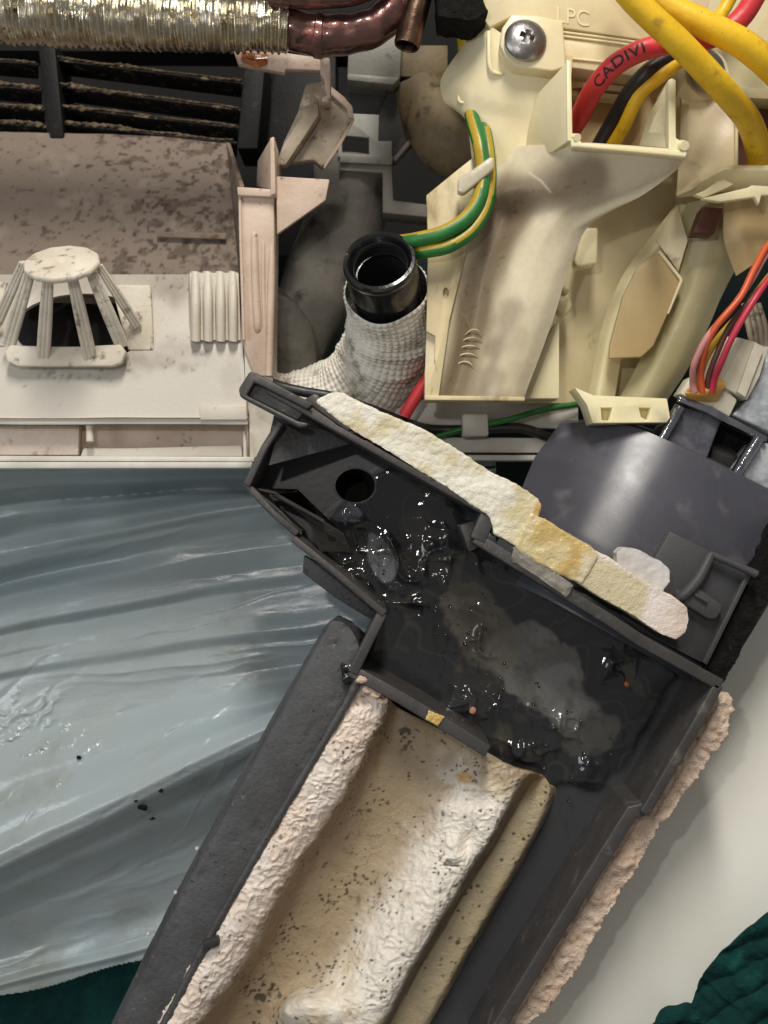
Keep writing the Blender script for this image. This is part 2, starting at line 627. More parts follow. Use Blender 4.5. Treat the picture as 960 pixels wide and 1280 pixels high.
m_glue = M('wet_yellow_glue', 'd3b56c', .14, var='c9a250', vs=26, dirt=[('b08a40', 22, .56, .72), ('ddd0a4', 18, .6, .75)], bump=(10, 3.2), bump2=(4, .8), coat=.9, coatr=.03, sss=.15)
m_fpk = M('pinkish_foam', 'd5bda9', .6, var='dccfc2', vs=50, dirt=[('b79a80', 24, .56, .74)], bump=(6, 1.2), spec=.4)
m_fwh = M('clean_white_foam', 'cfcdca', .5, var='bdb9b4', vs=40, dirt=[('6a655e', 5, .70, .75)], bump=(5, .7))
m_fback = M('ragged_foam_backing', 'e0ccb8', .85, var='cfb49c', vs=22, dirt=[('8d7159', 12, .64, .76), ('e0cfc0', 14, .6, .75)], bump=(7, 4), bump2=(3, 1.5), spec=.3)
m_tape = M('clear_tape', 'c9c2b4', .08, var='a29a8c', vs=14, bump=(8, 3), coat=1, spec=.8, alpha=.42, coatr=.03)
m_board = M('off_white_panel', 'f1f1e8', .33, var='ecebdf', vs=220, bump=(60, .8), spec=.5)
m_cloth = M('teal_cloth', '0a3a38', .88, var='072c2b', vs=40, dirt=[('124a47', 30, .55, .75)], bump=(3.5, 1.6, (1, 1, 1)), bump2=(14, 2, (.5, 2, 1), 35), spec=.2)
m_void = M('dark_interior', '14110e', .9, var='0d0c0a', vs=80)  # near-black colour paints the darkness of cavities and holes
m_teal2 = M('teal_floor', '0c2b2a', .8, var='081f1f', vs=80)
m_conn = M('ivory_connector', 'd5cfbc', .4, var='c7bfa8', vs=30, dirt=[('8f8670', 10, .66, .76)], bump=(6, .4))
m_can = M('galvanised_steel', 'd0d5d8', .34, .35, var='9aa0a4', vs=20, dirt=[('c5cbd0', 12, .58, .7)], bump=(7, .8), rvar=.1)
m_chrome = M('bright_steel', 'b5b6bd', .15, 1.0, var='9698a2', vs=20, bump=(8, .4))
m_gblk = M('glossy_black_plastic', '6a6a72', .25, var='4a4a51', vs=20, bump=(9, .3))
m_hot = M('amber_hot_glue', 'c98f30', .25, var='d7a64c', vs=14, bump=(8, 1), coat=.4, sss=.3)

# ------------------------------------------------------------------ the setting: wall far behind
g = G()
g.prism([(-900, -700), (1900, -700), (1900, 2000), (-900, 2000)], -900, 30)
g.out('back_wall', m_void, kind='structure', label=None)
g = G()
g.grid([[(-500, 300, -620), (200, 320, -620), (1500, 300, -620)], [(-500, 900, -560), (400, 900, -560), (1500, 900, -560)],
        [(-500, 1700, -500), (400, 1700, -500), (1500, 1700, -500)]], 40, 40, thick=20)
g.out('ground', m_teal2, kind='structure')

# ------------------------------------------------------------------ blower duct with its slats
casing = T('air_conditioner_casing', 150, 470, -200, 'dusty beige chassis of the opened air conditioner filling the left above the sheet', 'appliance casing')
# mouldy duct wall, deeper at the top
g = G()
g.grid([[(-120, 163, -330), (60, 166, -330), (190, 170, -330), (283, 179, -330)],
        [(-120, 240, -270), (60, 240, -268), (190, 242, -266), (295, 250, -262)],
        [(-120, 372, -170), (60, 372, -168), (190, 372, -165), (303, 372, -160)]], 200, 110, thick=12,
       disp=lambda p, u, v: fbm(p, 60, 3) * 1.2)


def mould(p):
    X, Y = pxy(p)
    c = np.tile(np.array([.205, .16, .128]), (len(p), 1))
    c = blend(c, sst(fbm(p, 110, 131), -.5, .9) * .5, (.19, .15, .12))
    dens = sst(X + vnoise(p, 60, 132) * 60, 40, 230) * .5 + sst(Y, 180, 330) * .25
    n1 = fbm(np.stack([p[:, 0] * 1.0, p[:, 1] * 1.25, p[:, 2]], 1), 15, 133)
    c = blend(c, sst(n1 + dens * .75, .55, 1.05) * .75, (.085, .06, .045))
    n2 = fbm(p, 7, 134)
    c = blend(c, sst(n2 + dens * .8, .75, 1.15) * .8, (.05, .036, .028))
    c = blend(c, sst(fbm(p, 38, 135), .4, 1.0) * .4, (.33, .27, .22))
    return np.clip(c, 0, 1)


m_mouldc = M('mould_spotted_plastic', 'ffffff', .7, attr=True, bump=(8, 1.2), spec=.2)
g.out('duct_wall', m_mouldc, casing, colfn=mould)
g = G()
g.plate([(283, 178, -328), (300, 232, -150), (303, 352, -112), (300, 352, -170), (290, 250, -262)], 6)
g.out('side_wall', m_mould, casing, bevel=1)
g = G()
g.plate([(196, 289, -212), (283, 291, -208), (283, 299, -206), (196, 296, -210)], 3)
g.out('moulding_mark', m_mould, casing, bevel=1)

# ledge with the round opening under the guard
lg = G()
lg.grid([[(-150, 343, -150), (80, 343, -150), (200, 343, -150), (302, 343, -148)],
         [(-150, 420, -118), (80, 420, -118), (200, 420, -118), (303, 420, -116)],
         [(-150, 522, -96), (80, 522, -96), (200, 522, -96), (309, 522, -95)],
         [(-150, 529, -100), (80, 529, -100), (200, 529, -100), (310, 529, -99)]], 150, 110, thick=10,
        disp=lambda p, u, v: fbm(p, 90, 5) * .8)
ck = G()
ck.prism([(80 + 90 * math.cos(a), 396 + 48 * math.sin(a)) for a in np.linspace(0, 2 * math.pi, 40)[:-1]], -40, 200)


def ledgecol(p):
    X, Y = pxy(p)
    c = np.tile(np.array([.56, .52, .45]), (len(p), 1))
    c = blend(c, sst(vnoise(p, 120, 121), -.3, .8) * .3, (.50, .455, .385))
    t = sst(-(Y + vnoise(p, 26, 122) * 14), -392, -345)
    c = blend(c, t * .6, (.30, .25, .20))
    for (kx, ky, rx, ry, m) in ((215, 362, 26, 22, .8), (170, 452, 50, 14, .8), (226, 438, 40, 22, .5), (110, 468, 70, 10, .5), (232, 460, 12, 8, .6), (290, 470, 16, 30, .3)):
        d = np.exp(-((X - kx) / rx) ** 2 - ((Y - ky) / ry) ** 2)
        c = blend(c, np.clip(d + vnoise(p, 9, 123) * .35 + vnoise(p, 20, 124) * .2, 0, 1) * m * .6 * sst(d, .1, .5), (.20, .165, .13))
        c = blend(c, specks(p, 9, 125, .25, .0) * sst(d, .15, .6) * m, (.12, .10, .08))
    c = blend(c, specks(p, 24, 126, .07, .1) * .7, (.18, .14, .1))
    return np.clip(c, 0, 1)


m_ledge = M('grimy_ledge_plastic', 'ffffff', .45, attr=True, bump=(6, .5), spec=.4)
lg.out('ledge', m_ledge, casing, cut=ck, colfn=ledgecol)
g = G()
g.prism([(249, 506), (308, 506), (309, 525), (250, 525)], -90, 16)
g.out('corner_block', m_dust, casing, bevel=2)
# inner well below the opening
g = G()
g.prism([(-60, 330), (260, 330), (260, 490), (-60, 490)], -330, 10)
g.out('well_floor', m_dgrey, casing)
g = G()
g.plate([(60, 352, -210), (150, 352, -210), (150, 372, -200), (120, 380, -200), (95, 372, -200), (60, 392, -200)], 8)
g.plate([(84, 385, -260), (106, 385, -260), (106, 450, -260), (84, 450, -260)], 8)
g.prism([(112, 375), (150, 380), (160, 450), (112, 450)], -250, 20)
g.prism([(36, 370), (46, 370), (46, 400), (36, 400)], -220, 10)
g.out('inner_rib', m_dgrey, casing, bevel=1)
# ridged block
g = G()
for k in range(4):
    x0 = 236 + k * 15.6
    g.grid([[(x0, 340, -138), (x0 + 3, 339, -113), (x0 + 8, 339, -109), (x0 + 13, 340, -113), (x0 + 15.6, 340, -132)],
            [(x0 + .3, 380, -120), (x0 + 3.3, 380, -98), (x0 + 8.3, 380, -94), (x0 + 13.3, 380, -98), (x0 + 15.9, 380, -118)],
            [(x0 + .8, 424, -124), (x0 + 3.8, 426, -101), (x0 + 8.8, 427, -98), (x0 + 13.8, 427, -102), (x0 + 16.4, 427, -122)]], 12, 10, thick=8)
g.prism([(237, 341), (298, 341), (301, 425), (239, 425)], -110, 20)
g.out('ridged_block', m_dust, casing)
# bottom lip, pockets and pins
g = G()
g.prism([(-150, 527), (310, 527), (312, 572), (-150, 572)], -140, 20)
g.out('lower_recess', m_pink, casing)
g = G()
g.prism([(-150, 531), (99, 531), (98, 569), (-150, 569)], -124, 16)
g.out('foam_pad', m_fpk, casing, bevel=2)
g = G()
g.prism([(166, 560), (302, 556), (303, 571), (100, 571), (104, 560)], -122, 14)
g.out('inner_lip', m_dust, casing, bevel=2)
for (x, y0, y1, w) in ((112, 527, 552, 5), (306, 540, 572, 2.5)):
    g = G()
    g.tube([(x, y0, -110), (x + .5, y1, -106)], [w, w], 12, smooth=False, n=4)
    g.out('pin', m_dust, casing)
g = G()
g.prism([(-150, 569), (318, 571), (318, 577), (-150, 576)], -100, 30)
g.prism([(-150, 577), (316, 577.6), (314, 585), (-150, 586)], -92, 40)
g.out('front_lip', m_white, casing, bevel=1.5)
# post on the right of the duct
g = G()
g.prism([(299, 243), (342, 243), (343, 300), (341, 470), (318, 470), (303, 430)], -98, 60)
g.out('post', m_pink, casing, bevel=2)
g = G()
g.tube([(318, 286, -106), (318, 300, -99), (319, 350, -98), (322, 405, -98), (322, 418, -104)], [4, 5, 5.5, 5.5, 4], 12)
g.tube([(300, 245, -96), (301, 300, -95), (305, 425, -92)], [2.2, 2.2, 2.2], 10)
g.tube([(340, 296, -102), (339, 350, -97), (336, 470, -97)], [3, 5, 5], 12)
g.tube([(328, 288, -104), (329, 310, -99), (329, 350, -98), (331, 425, -100)], [2, 3, 3, 2], 10)
g.out('bead', m_pink, casing)
g = G()
g.prism([(296, 233), (340, 236), (341, 246), (297, 244)], -88, 60)
g.prism([(337, 172), (343, 170), (345, 242), (338, 244)], -84, 90)
g.plate([(337, 174, -86), (338, 236, -86), (320, 234, -200), (322, 200, -200)], 4)
g.out('step_rail', m_pink, casing, bevel=2)
g = G()
g.prism([(345, 220), (412, 224), (407, 250), (346, 293)], -104, 8)
g.out('gusset', m_pink, casing, bevel=1.5)
g = G()
g.prism([(303, 428), (343, 470), (345, 500), (430, 500), (430, 570), (312, 572), (311, 520), (303, 470)], -118, 24)
g.out('corner_plate', m_dust, casing, bevel=2)
g = G()
g.prism([(305, 430), (330, 430), (341, 470), (341, 486), (306, 486)], -104, 12)
g.out('corner_pad', m_dust, casing, bevel=2)
# front rail right of the pan's tip
g = G()
g.prism([(345, 498), (723, 501), (723, 536), (345, 530)], -236, 16)
g.out('rail_back', m_white, casing, bevel=1.5)
g = G()
g.prism([(345, 545), (745, 548), (745, 566), (345, 565)], -218, 40)
g.prism([(345, 568), (745, 569), (745, 576), (345, 575)], -212, 40)
g.out('rail_lip', m_white, casing, bevel=1.5)

# slats behind the duct
gril = T('louver_grille', 180, 120, -430, 'black louvred grille clogged with dust in the dark opening, upper left', 'grille')
SL = [((62, 73, 60), (308, 104)), ((66, 106), (303, 137)), ((70, 133), (300, 159)), ((78, 154), (296, 178)),
      ((-90, 68), (48, 80)), ((-90, 98), (52, 112)), ((-90, 124), (56, 137)), ((-90, 146), (58, 158))]
for k, (a, b) in enumerate(SL):
    g = G()
    rows = []
    for (dy, h) in ((-1, -338), (1.5, -335), (7, -350), (19, -395)):
        rows.append([(a[0] + (b[0] - a[0]) * t, a[1] + (b[1] - a[1]) * t + dy, h) for t in (0, .33, .66, 1)])
    g.grid(rows, 90, 14, thick=5, disp=lambda p, u, v: (fbm(p, 16, k) * 1.2 + 1) * (1 - v))
    sl = g.out('slat', m_slat, gril)
    g = G()
    pts = [(a[0] + (b[0] - a[0]) * t, a[1] + (b[1] - a[1]) * t - 2 + rnd.uniform(-1, 1), -334) for t in np.linspace(0.02, .98, 9)]
    tk = np.array([rnd.uniform(.8, 2.4) * (1.5 if (k in (5, 6, 7) or i < 4) else .8) for i in range(9)])
    g.tube(pts, list(tk), 10, n=140, fn=lambda al, an, r: r * .7 * (math.sin(al * .31 + an * 2) * math.sin(al * .173 + k) + rnd.uniform(-.35, .35)))
    g.out('dust_fringe', m_fluff, sl)
for (poly, h) in (([(46, 50), (68, 50), (80, 172), (62, 172)], -322), ([(306, 70), (333, 70), (322, 186), (296, 186)], -310),
                  ([(345, 70), (420, 60), (420, 240), (325, 240), (334, 150)], -420)):
    g = G()
    g.prism(poly, h, 90)
    g.out('upright', m_black, gril, bevel=3)
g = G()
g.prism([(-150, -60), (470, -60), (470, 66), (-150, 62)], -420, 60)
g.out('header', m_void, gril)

# guard basket
gd = T('guard_basket', 80, 450, -110, 'slotted beige plastic basket guard with dusty octagonal cap on the ledge', 'guard')
capc = P(77, 327, -22)
ax = np.array([0.0, 0.80, 0.62])
ax = np.array([0.0, 0.80, 0.62])
g = G()
g.lathe(capc, ax, [(45, -9), (49, -5), (48, 0), (45, 1.2), (8, 1.6), (6, .2), (0.5, -2.5)], 12)
g.out('cap', m_dustk, gd, bevel=1.5, smooth=50)
for (x0, y0, x1, y1, w, dh) in ((29, 329, -4, 404, 10, 18), (36, 344, 11, 430, 13, 6), (60, 350, 54, 446, 12.5, 0), (91, 350, 113, 447, 12.5, 0),
                                (115, 343, 153, 433, 12.5, 6), (124, 333, 172, 408, 9, 18)):
    g = G()
    h0, h1 = -26 - dh * .8, -88 - dh
    n_ = np.array([y1 - y0, -(x1 - x0)], float)
    n_ /= np.linalg.norm(n_)
    w *= 1.12
    for side in (-.36, 0, .36):
        q = [(x0 + n_[0] * side * w * .8, y0 + n_[1] * side * w * .8, h0), ((x0 + x1) / 2 + n_[0] * side * w, (y0 + y1) / 2 + n_[1] * side * w, (h0 + h1) / 2 + 3),
             (x1 + n_[0] * side * w, y1 + n_[1] * side * w, h1)]
        g.tube(q, [w * .22, w * .26, w * .28], 10, n=16)
    g.plate([(x0 - w * .3, y0, h0 + 1), (x0 + w * .3, y0, h0 + 1), (x1 + w * .42, y1, h1 + 1), (x1 - w * .42, y1, h1 + 1)], 6)
    g.out('bar', m_dustk, gd)
for (poly, h, dep) in (([(12, 431), (60, 433), (100, 433), (150, 430), (157, 440), (152, 454), (140, 458), (22, 458), (8, 452), (6, 440)], -86, 12),
                       ([(138, 356), (188, 356), (192, 438), (160, 438), (150, 400)], -112, 9),
                       ([(-60, 352), (8, 352), (2, 380), (-6, 430), (6, 432), (-60, 432)], -112, 9)):
    g = G()
    g.prism(poly, h, dep)
    g.out('base_flange', m_dustk, gd, bevel=2.5, bseg=3)

# ------------------------------------------------------------------ brackets right of the grille
br = T('mounting_bracket', 385, 205, -260, 'grimy beige two-pronged plastic bracket just below the copper pipe', 'bracket')
g = G()
g.prism([(382, 105), (405, 100), (430, 120), (441, 133), (442, 148), (424, 176), (412, 200), (402, 209), (392, 200), (346, 204), (354, 178), (372, 140)], -165, 18)
g.out('plate', m_bracket, br, bevel=3, bseg=3)
g = G()
g.plate([(442, 148, -165), (426, 178, -160), (404, 210, -160), (410, 185, -185), (425, 160, -185)], 3)
g.plate([(404, 101, -163), (440, 132, -163), (443, 148, -163), (436, 146, -160), (434, 136, -160), (402, 108, -160)], 4)
g.out('flange', m_pink, br, bevel=1)
g = G()
g.prism([(387, 115), (398, 124), (398, 144), (376, 178), (357, 206), (345, 206), (352, 185), (378, 142), (380, 132), (387, 131)], -140, 20)
g.out('prong', m_bracket, br, bevel=2)
g = G()
g.prism([(401, 72), (412, 72), (413, 95), (413, 127), (402, 127), (402, 121), (408, 119), (405, 98), (400, 92)], -128, 26)
g.out('hook', m_pink, br, bevel=1.5)
g = G()
g.prism([(291, 62), (360, 66), (400, 72), (402, 88), (357, 86), (356, 91), (297, 79)], -140, 14)
g.out('strap', m_pink, br, bevel=1.5)
g = G()
g.grid([[(301, 66, -134), (318, 66, -132), (335, 68, -134)], [(303, 74, -131), (318, 76, -128), (334, 74, -131)], [(308, 80, -136), (320, 84, -134), (333, 80, -136)]], 16, 12, thick=4)
g.out('sealant_blob', m_orange, br)

mb = T('frame_bracket', 480, 200, -330, 'shadowed grey moulded frame with a square slot, behind the beige bracket', 'bracket')
for (nm, poly, h, dep, mt) in (
        ('block', [(436, 30), (504, 30), (500, 97), (490, 104), (434, 98)], -245, 70, m_grey),
        ('lip', [(434, 91), (500, 97), (492, 106), (434, 100)], -240, 30, m_grey),
        ('block', [(434, 106), (486, 108), (474, 142), (434, 142)], -300, 40, m_dgrey),
        ('web', [(486, 108), (524, 92), (525, 163), (492, 200), (475, 188), (470, 150)], -275, 20, m_dgrey),
        ('lip', [(520, 92), (526, 92), (527, 165), (494, 202), (490, 198), (520, 163)], -268, 26, m_grey),
        ('rail', [(425, 192), (492, 194), (490, 206), (424, 203)], -255, 40, m_grey),
        ('angle', [(424, 203), (490, 206), (492, 250), (540, 256), (540, 272), (478, 266), (478, 216), (424, 213)], -262, 50, m_grey),
        ('block', [(500, 56), (560, 56), (560, 96), (500, 96)], -290, 40, m_shade)):
    g = G()
    g.prism(poly, h, dep)
    g.out(nm, mt, mb, bevel=2.5)
g = G()
g.prism([(426, 141), (474, 143), (473, 176), (490, 176), (490, 196), (422, 196)], -268, 14)
ck = G()
ck.prism([(427, 164), (461, 167), (461, 188), (427, 186)], -250, 80)
g.out('slot_plate', m_grey, mb, cut=ck, bevel=1.2)

# wrapped pipes in the cavity behind the hose
g = G()
g.tube([(440, 205, -330), (437, 262, -330), (415, 320, -330), (388, 382, -330), (360, 450, -330)], [58, 60, 62, 56, 50], 28, n=60,
       fn=lambda al, an, r: 1.5 * math.sin(al * .07 + an))
g.out('refrigerant_pipe', m_sleeve, label='thick grey sleeved pipe running down the dark cavity behind the white wrapped hose', cat='pipe')
g = G()
g.tube([(330, 380, -300), (350, 405, -262), (362, 425, -262), (366, 460, -285), (360, 520, -320)], [34, 38, 38, 36, 32], 24, n=50)
g.out('refrigerant_pipe', m_sleeve, label='short grey rounded pipe end low beside the beige post', cat='pipe')
g = G()
g.tube([(525, 120, -300), (560, 175, -260), (595, 180, -255), (640, 150, -270)], [45, 50, 50, 45], 24, n=40)
g.out('refrigerant_pipe', m_shade, label='tan rounded duct end in shadow left of the earth wire', cat='pipe')

# ------------------------------------------------------------------ foil covered pipe and copper
g = G()
per = 9.2
g.tube([(-160, 4, -70), (0, 14, -70), (180, 24, -70), (330, 31, -72), (362, 33, -74)], [39, 39, 38, 34, 31], 40, n=560,
       fn=lambda al, an, r: 2.1 * math.sin(al * 2 * math.pi / per + .3 * math.sin(an * 2 + al * .02)) + .9 * math.sin(al * .11 + an * 3) + .8 * math.sin(an * 5 + al * .23))
g.out('foil_pipe', m_foil, label='ribbed silver foil-wrapped pipe with golden stains across the top left corner', cat='pipe')
g = G()
g.tube([(352, 33, -76), (380, 40, -76), (405, 44, -76), (440, 41, -76), (468, 33, -76), (490, 12, -78), (500, -30, -80), (503, -90, -80)],
       [26, 27, 28, 26, 25, 24, 23, 23], 28, n=120, fn=lambda al, an, r: (1.5 if 46 < al < 56 else 0) + .6 * math.sin(al * .2 + an * 2))
g.out('copper_pipe', m_copper, label='wet reddish copper elbow leaving the end of the foil-wrapped pipe', cat='pipe')
g = G()
g.tube([(338, -12, -40), (380, -10, -38), (410, -11, -38), (440, -14, -38), (470, -30, -40), (490, -80, -40)], [21, 21, 21, 21, 21, 21], 24, n=60)
g.out('copper_pipe', m_copper, label='second copper pipe cut by the top edge, above the copper elbow', cat='pipe')
g = G()
a0, a1 = P(538, -60, -70), P(508, 58, -60)
axv = a1 - a0
Ln = np.linalg.norm(axv)
g.lathe(a0, axv, [(17, 0), (17, Ln - 3), (16, Ln), (14, Ln), (13.4, Ln - 2), (13.4, Ln - 60), (1, Ln - 60), (1, 0)], 32)
g.out('copper_tube', m_copper2, label='open-ended brownish copper tube stub pointing down beside the elbow', cat='pipe', fixn=True)
g = G()
g.prism([(545, -30), (604, -30), (604, 2), (611, 14), (592, 27), (548, 21)], -45, 60)
g.out('foam_block', m_seal, label='black foam block at the top edge above the shadowed earth wire', cat='foam block', bevel=3, vox=2.5, disp=lambda p: fbm(p, 9, 2) * 1.2)

# ------------------------------------------------------------------ drain hose
hose = T('drain_hose', 470, 480, -260, 'black drain hose mouth rising from white woven wrapping in the central cavity', 'hose')
m0, m1 = P(474, 325, -60), P(488, 392, -165)
ax = m0 - m1
Lh = np.linalg.norm(ax)
g = G()
g.lathe(m1, ax, [(47, 0), (48, Lh - 16), (47.5, Lh - 14), (48.5, Lh - 12), (49, Lh - 5), (47, Lh), (43, Lh + 1), (40, Lh - 2), (39, Lh - 9), (36.5, Lh - 12), (36, Lh - 30),
               (36, 0)], 56, closed=True)
g.out('collar', m_ring, hose)
g = G()
g.lathe(m1, ax, [(36.5, Lh - 14), (35.5, Lh - 14), (35, Lh - 110), (34, -40), (1, -42), (1, -46), (36, -46)], 40, closed=True)
g.out('bore', m_void, hose)
g = G()
g.lathe(m1, ax, [(37, Lh - 26), (35.2, Lh - 29), (33, Lh - 29.5), (33, Lh - 33), (36, Lh - 34)], 48, closed=True)
g.out('inner_lip', m_ring, hose)
# wrap: one flat bandage, knitted bumps
rowp, nb = 8.6, 40


def knit(al, an, r):
    row = al / rowp
    odd = int(row) % 2
    x = math.sin(an * nb / 2 + odd * 0.0)
    y = abs(math.sin(math.pi * row))
    fold = 3.5 * math.exp(-((al - 88) / 7) ** 2) + 3.0 * math.exp(-((al - 128 - 10 * math.sin(an)) / 8) ** 2) + 2.5 * math.exp(-((al - 180) / 9) ** 2)
    jit = .75 + .25 * math.sin(al * .37 + math.sin(an * 3) * 2) * math.sin(an * 7 + al * .11)
    sag = 1.4 * math.sin(an * 3 + al * .05) + 1.0 * math.sin(an * 5 - al * .09)
    return 3.6 * jit * (abs(x) ** .7) * (y ** .7) + fold * (1 + .5 * math.sin(an * 2 + 1)) + sag


g = G()
g.tube([(482, 361, -116), (488, 396, -172), (482, 434, -214), (462, 470, -245), (420, 496, -262), (368, 500, -275), (325, 490, -280)],
       [56, 58, 61, 61, 55, 44, 36], 276, n=330, fn=knit, caps=False)
g.out('woven_wrap', m_wrap, hose, smooth=60)

# ------------------------------------------------------------------ cream control box
box = T('control_box', 700, 490, -260, 'cream plastic electrical box with moulded channels filling the upper right', 'electrical box')
# deep background plate
g = G()
g.grid([[(560, -60, -210), (700, -60, -210), (850, -60, -210), (1080, -60, -230)],
        [(600, 120, -210), (720, 120, -210), (850, 120, -215), (1080, 120, -240)],
        [(640, 280, -215), (720, 280, -215), (800, 280, -225), (860, 280, -240)],
        [(640, 400, -220), (700, 400, -220), (770, 400, -232), (840, 400, -250)],
        [(640, 504, -225), (700, 504, -225), (760, 504, -240), (825, 504, -250)]], 40, 40, thick=12)
g.out('back_plate', m_cream, box)
# curved greenish flank
g = G()
g.grid([[(842, 238, -190), (880, 232, -170), (920, 226, -170), (965, 222, -180)],
        [(850, 290, -195), (885, 290, -172), (915, 290, -175), (945, 300, -190)],
        [(832, 380, -205), (860, 372, -180), (885, 360, -182), (912, 350, -205)],
        [(800, 450, -210), (825, 450, -188), (848, 450, -195), (866, 450, -215)],
        [(770, 505, -215), (795, 505, -195), (815, 505, -200), (832, 505, -220)]], 40, 50, thick=10, disp=lambda p, u, v: fbm(p, 60, 8) * 1.0)
g.out('side_flank', m_olive, box)
g = G()
g.grid([[(905, 250, -150), (930, 240, -150), (975, 240, -155)], [(905, 300, -160), (930, 300, -150), (960, 310, -150)], [(920, 345, -175), (935, 335, -160), (955, 322, -155)]], 20, 20, thick=8)
g.out('side_flap', m_leaf, box)
# main channelled cover
g = G()
g.grid([
    [(612, 182, -112), (642, 182, -100), (676, 181, -60), (718, 180, -18), (760, 183, -10), (810, 187, -8), (856, 192, -8)],
    [(585, 222, -112), (615, 232, -102), (650, 236, -80), (690, 236, -56), (742, 236, -48), (800, 228, -40), (846, 212, -32)],
    [(552, 258, -112), (595, 262, -112), (634, 268, -116), (668, 270, -88), (700, 268, -72), (742, 262, -68), (800, 246, -52)],
    [(539, 300, -112), (584, 302, -112), (618, 305, -122), (648, 305, -96), (676, 305, -84), (708, 296, -82), (738, 280, -80)],
    [(535, 350, -112), (574, 350, -112), (604, 350, -126), (632, 350, -98), (660, 350, -90), (690, 344, -90), (712, 332, -96)],
    [(533, 420, -112), (565, 420, -112), (590, 420, -128), (615, 420, -100), (642, 420, -92), (668, 414, -96), (690, 404, -108)],
    [(530, 498, -112), (546, 498, -112), (566, 498, -122), (592, 498, -106), (618, 498, -98), (640, 498, -102), (655, 498, -112)]], 220, 260, thick=8,
    disp=lambda p, u, v: fbm(p, 70, 4) * .8)


def soot_shade(p):
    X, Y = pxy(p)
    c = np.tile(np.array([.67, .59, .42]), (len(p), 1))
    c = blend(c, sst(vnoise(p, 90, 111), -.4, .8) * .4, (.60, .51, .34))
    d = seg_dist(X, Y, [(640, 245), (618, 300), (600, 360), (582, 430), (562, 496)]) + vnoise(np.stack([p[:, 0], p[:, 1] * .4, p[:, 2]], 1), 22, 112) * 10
    c = blend(c, (1 - sst(d, 8, 42)) * .9, (.17, .125, .08))  # groove soot, deepened with painted shade
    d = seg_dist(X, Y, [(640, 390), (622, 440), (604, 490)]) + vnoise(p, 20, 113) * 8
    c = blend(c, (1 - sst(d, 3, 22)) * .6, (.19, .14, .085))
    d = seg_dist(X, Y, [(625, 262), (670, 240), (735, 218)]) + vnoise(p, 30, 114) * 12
    c = blend(c, (1 - sst(d, 10, 46)) * .8, (.22, .16, .10))  # brown shade of the ledge underside painted into the colour
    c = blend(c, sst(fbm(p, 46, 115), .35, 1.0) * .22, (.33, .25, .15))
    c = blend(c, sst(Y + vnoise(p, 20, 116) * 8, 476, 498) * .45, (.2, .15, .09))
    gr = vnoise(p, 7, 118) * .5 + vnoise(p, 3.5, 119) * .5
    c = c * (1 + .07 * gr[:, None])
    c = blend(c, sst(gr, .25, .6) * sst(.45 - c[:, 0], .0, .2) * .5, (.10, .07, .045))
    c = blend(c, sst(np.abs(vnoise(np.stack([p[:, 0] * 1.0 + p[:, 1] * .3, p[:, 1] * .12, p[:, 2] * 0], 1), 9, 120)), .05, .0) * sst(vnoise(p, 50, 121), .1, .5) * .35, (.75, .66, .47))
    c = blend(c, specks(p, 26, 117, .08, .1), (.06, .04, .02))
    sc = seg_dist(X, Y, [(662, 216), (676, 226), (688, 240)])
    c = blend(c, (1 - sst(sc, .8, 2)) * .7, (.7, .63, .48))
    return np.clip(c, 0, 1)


m_soot_shade = M('sooty_shaded_channel_plastic', 'ffffff', .38, attr=True, bump=(9, .35), spec=.45, sss=.1)
g.out('channel_cover', m_soot_shade, box, colfn=soot_shade)
# ribs cast on the groove floor
for k, (y, w) in enumerate(((413, 22), (423, 28), (433, 32), (443, 30), (453, 24))):
    g = G()
    g.tube([(592 - k * 3 - w / 2, y + 6, -124), (592 - k * 3 - w / 4, y + 1, -124.5), (592 - k * 3, y - 1, -124), (592 - k * 3 + w / 4, y, -119), (592 - k * 3 + w / 2, y + 5, -111)], [.4, .9, 1.0, .9, .4], 8, n=24)
    g.out('rib', m_creamd, box)
# left flange with hole
g = G()
g.prism([(572, 212), (600, 190), (622, 190), (606, 262), (586, 300), (562, 400), (548, 498), (531, 498), (531, 463), (543, 455), (544, 420), (533, 414), (535, 300), (533, 244)], -102, 16)
ck = G()
ck.prism([(558 + 3.5 * math.cos(a), 364 + 7 * math.sin(a)) for a in np.linspace(0, 2 * math.pi, 14)[:-1]], -90, 60)
g.out('left_flange', m_creamd, box, bevel=2, cut=ck)
g = G()
g.prism([(531, 494), (656, 496), (656, 501), (531, 500)], -98, 40)
g.out('bottom_edge', m_creamd, box, bevel=1)
# pocket
g = G()
g.prism([(714, 172), (724, 171), (727, 178), (860, 188), (858, 197), (850, 196), (722, 184), (714, 184)], -2, 14)
g.out('pocket_lip', m_creamp, box, bevel=2.5, bseg=3)
g = G()
g.tube([(716, 172, -12), (722, 172, 0)], [5, 5], 14, smooth=False, n=3)
g.out('nub', m_creamp, box)
g = G()
g.tube([(852, 181, -10), (856, 182, 2)], [6, 6], 14, smooth=False, n=3)
g.out('nub', m_creamp, box)
g = G()
g.prism([(708, 74), (714, 76), (716, 176), (709, 176)], -6, 110)
g.out('pocket_fin', m_creamp, box, bevel=1.5)
g = G()
g.plate([(708, 78, -8), (710, 176, -8), (690, 190, -40), (662, 200, -92), (650, 196, -108), (660, 130, -104)], 6)
g.out('pocket_side', m_cream, box, bevel=1)
g = G()
g.prism([(835, 100), (840, 97), (845, 100), (845, 172), (852, 176), (856, 190), (844, 188), (836, 186)], -8, 60)
g.plate([(837, 98, -10), (843, 186, -10), (798, 182, -60), (812, 140, -60)], 5)
g.out('pocket_fin', m_creamp, box, bevel=1.5)
g = G()
g.prism([(712, 95), (850, 105), (850, 192), (712, 182)], -150, 10)
g.out('pocket_back', m_leaf, box)
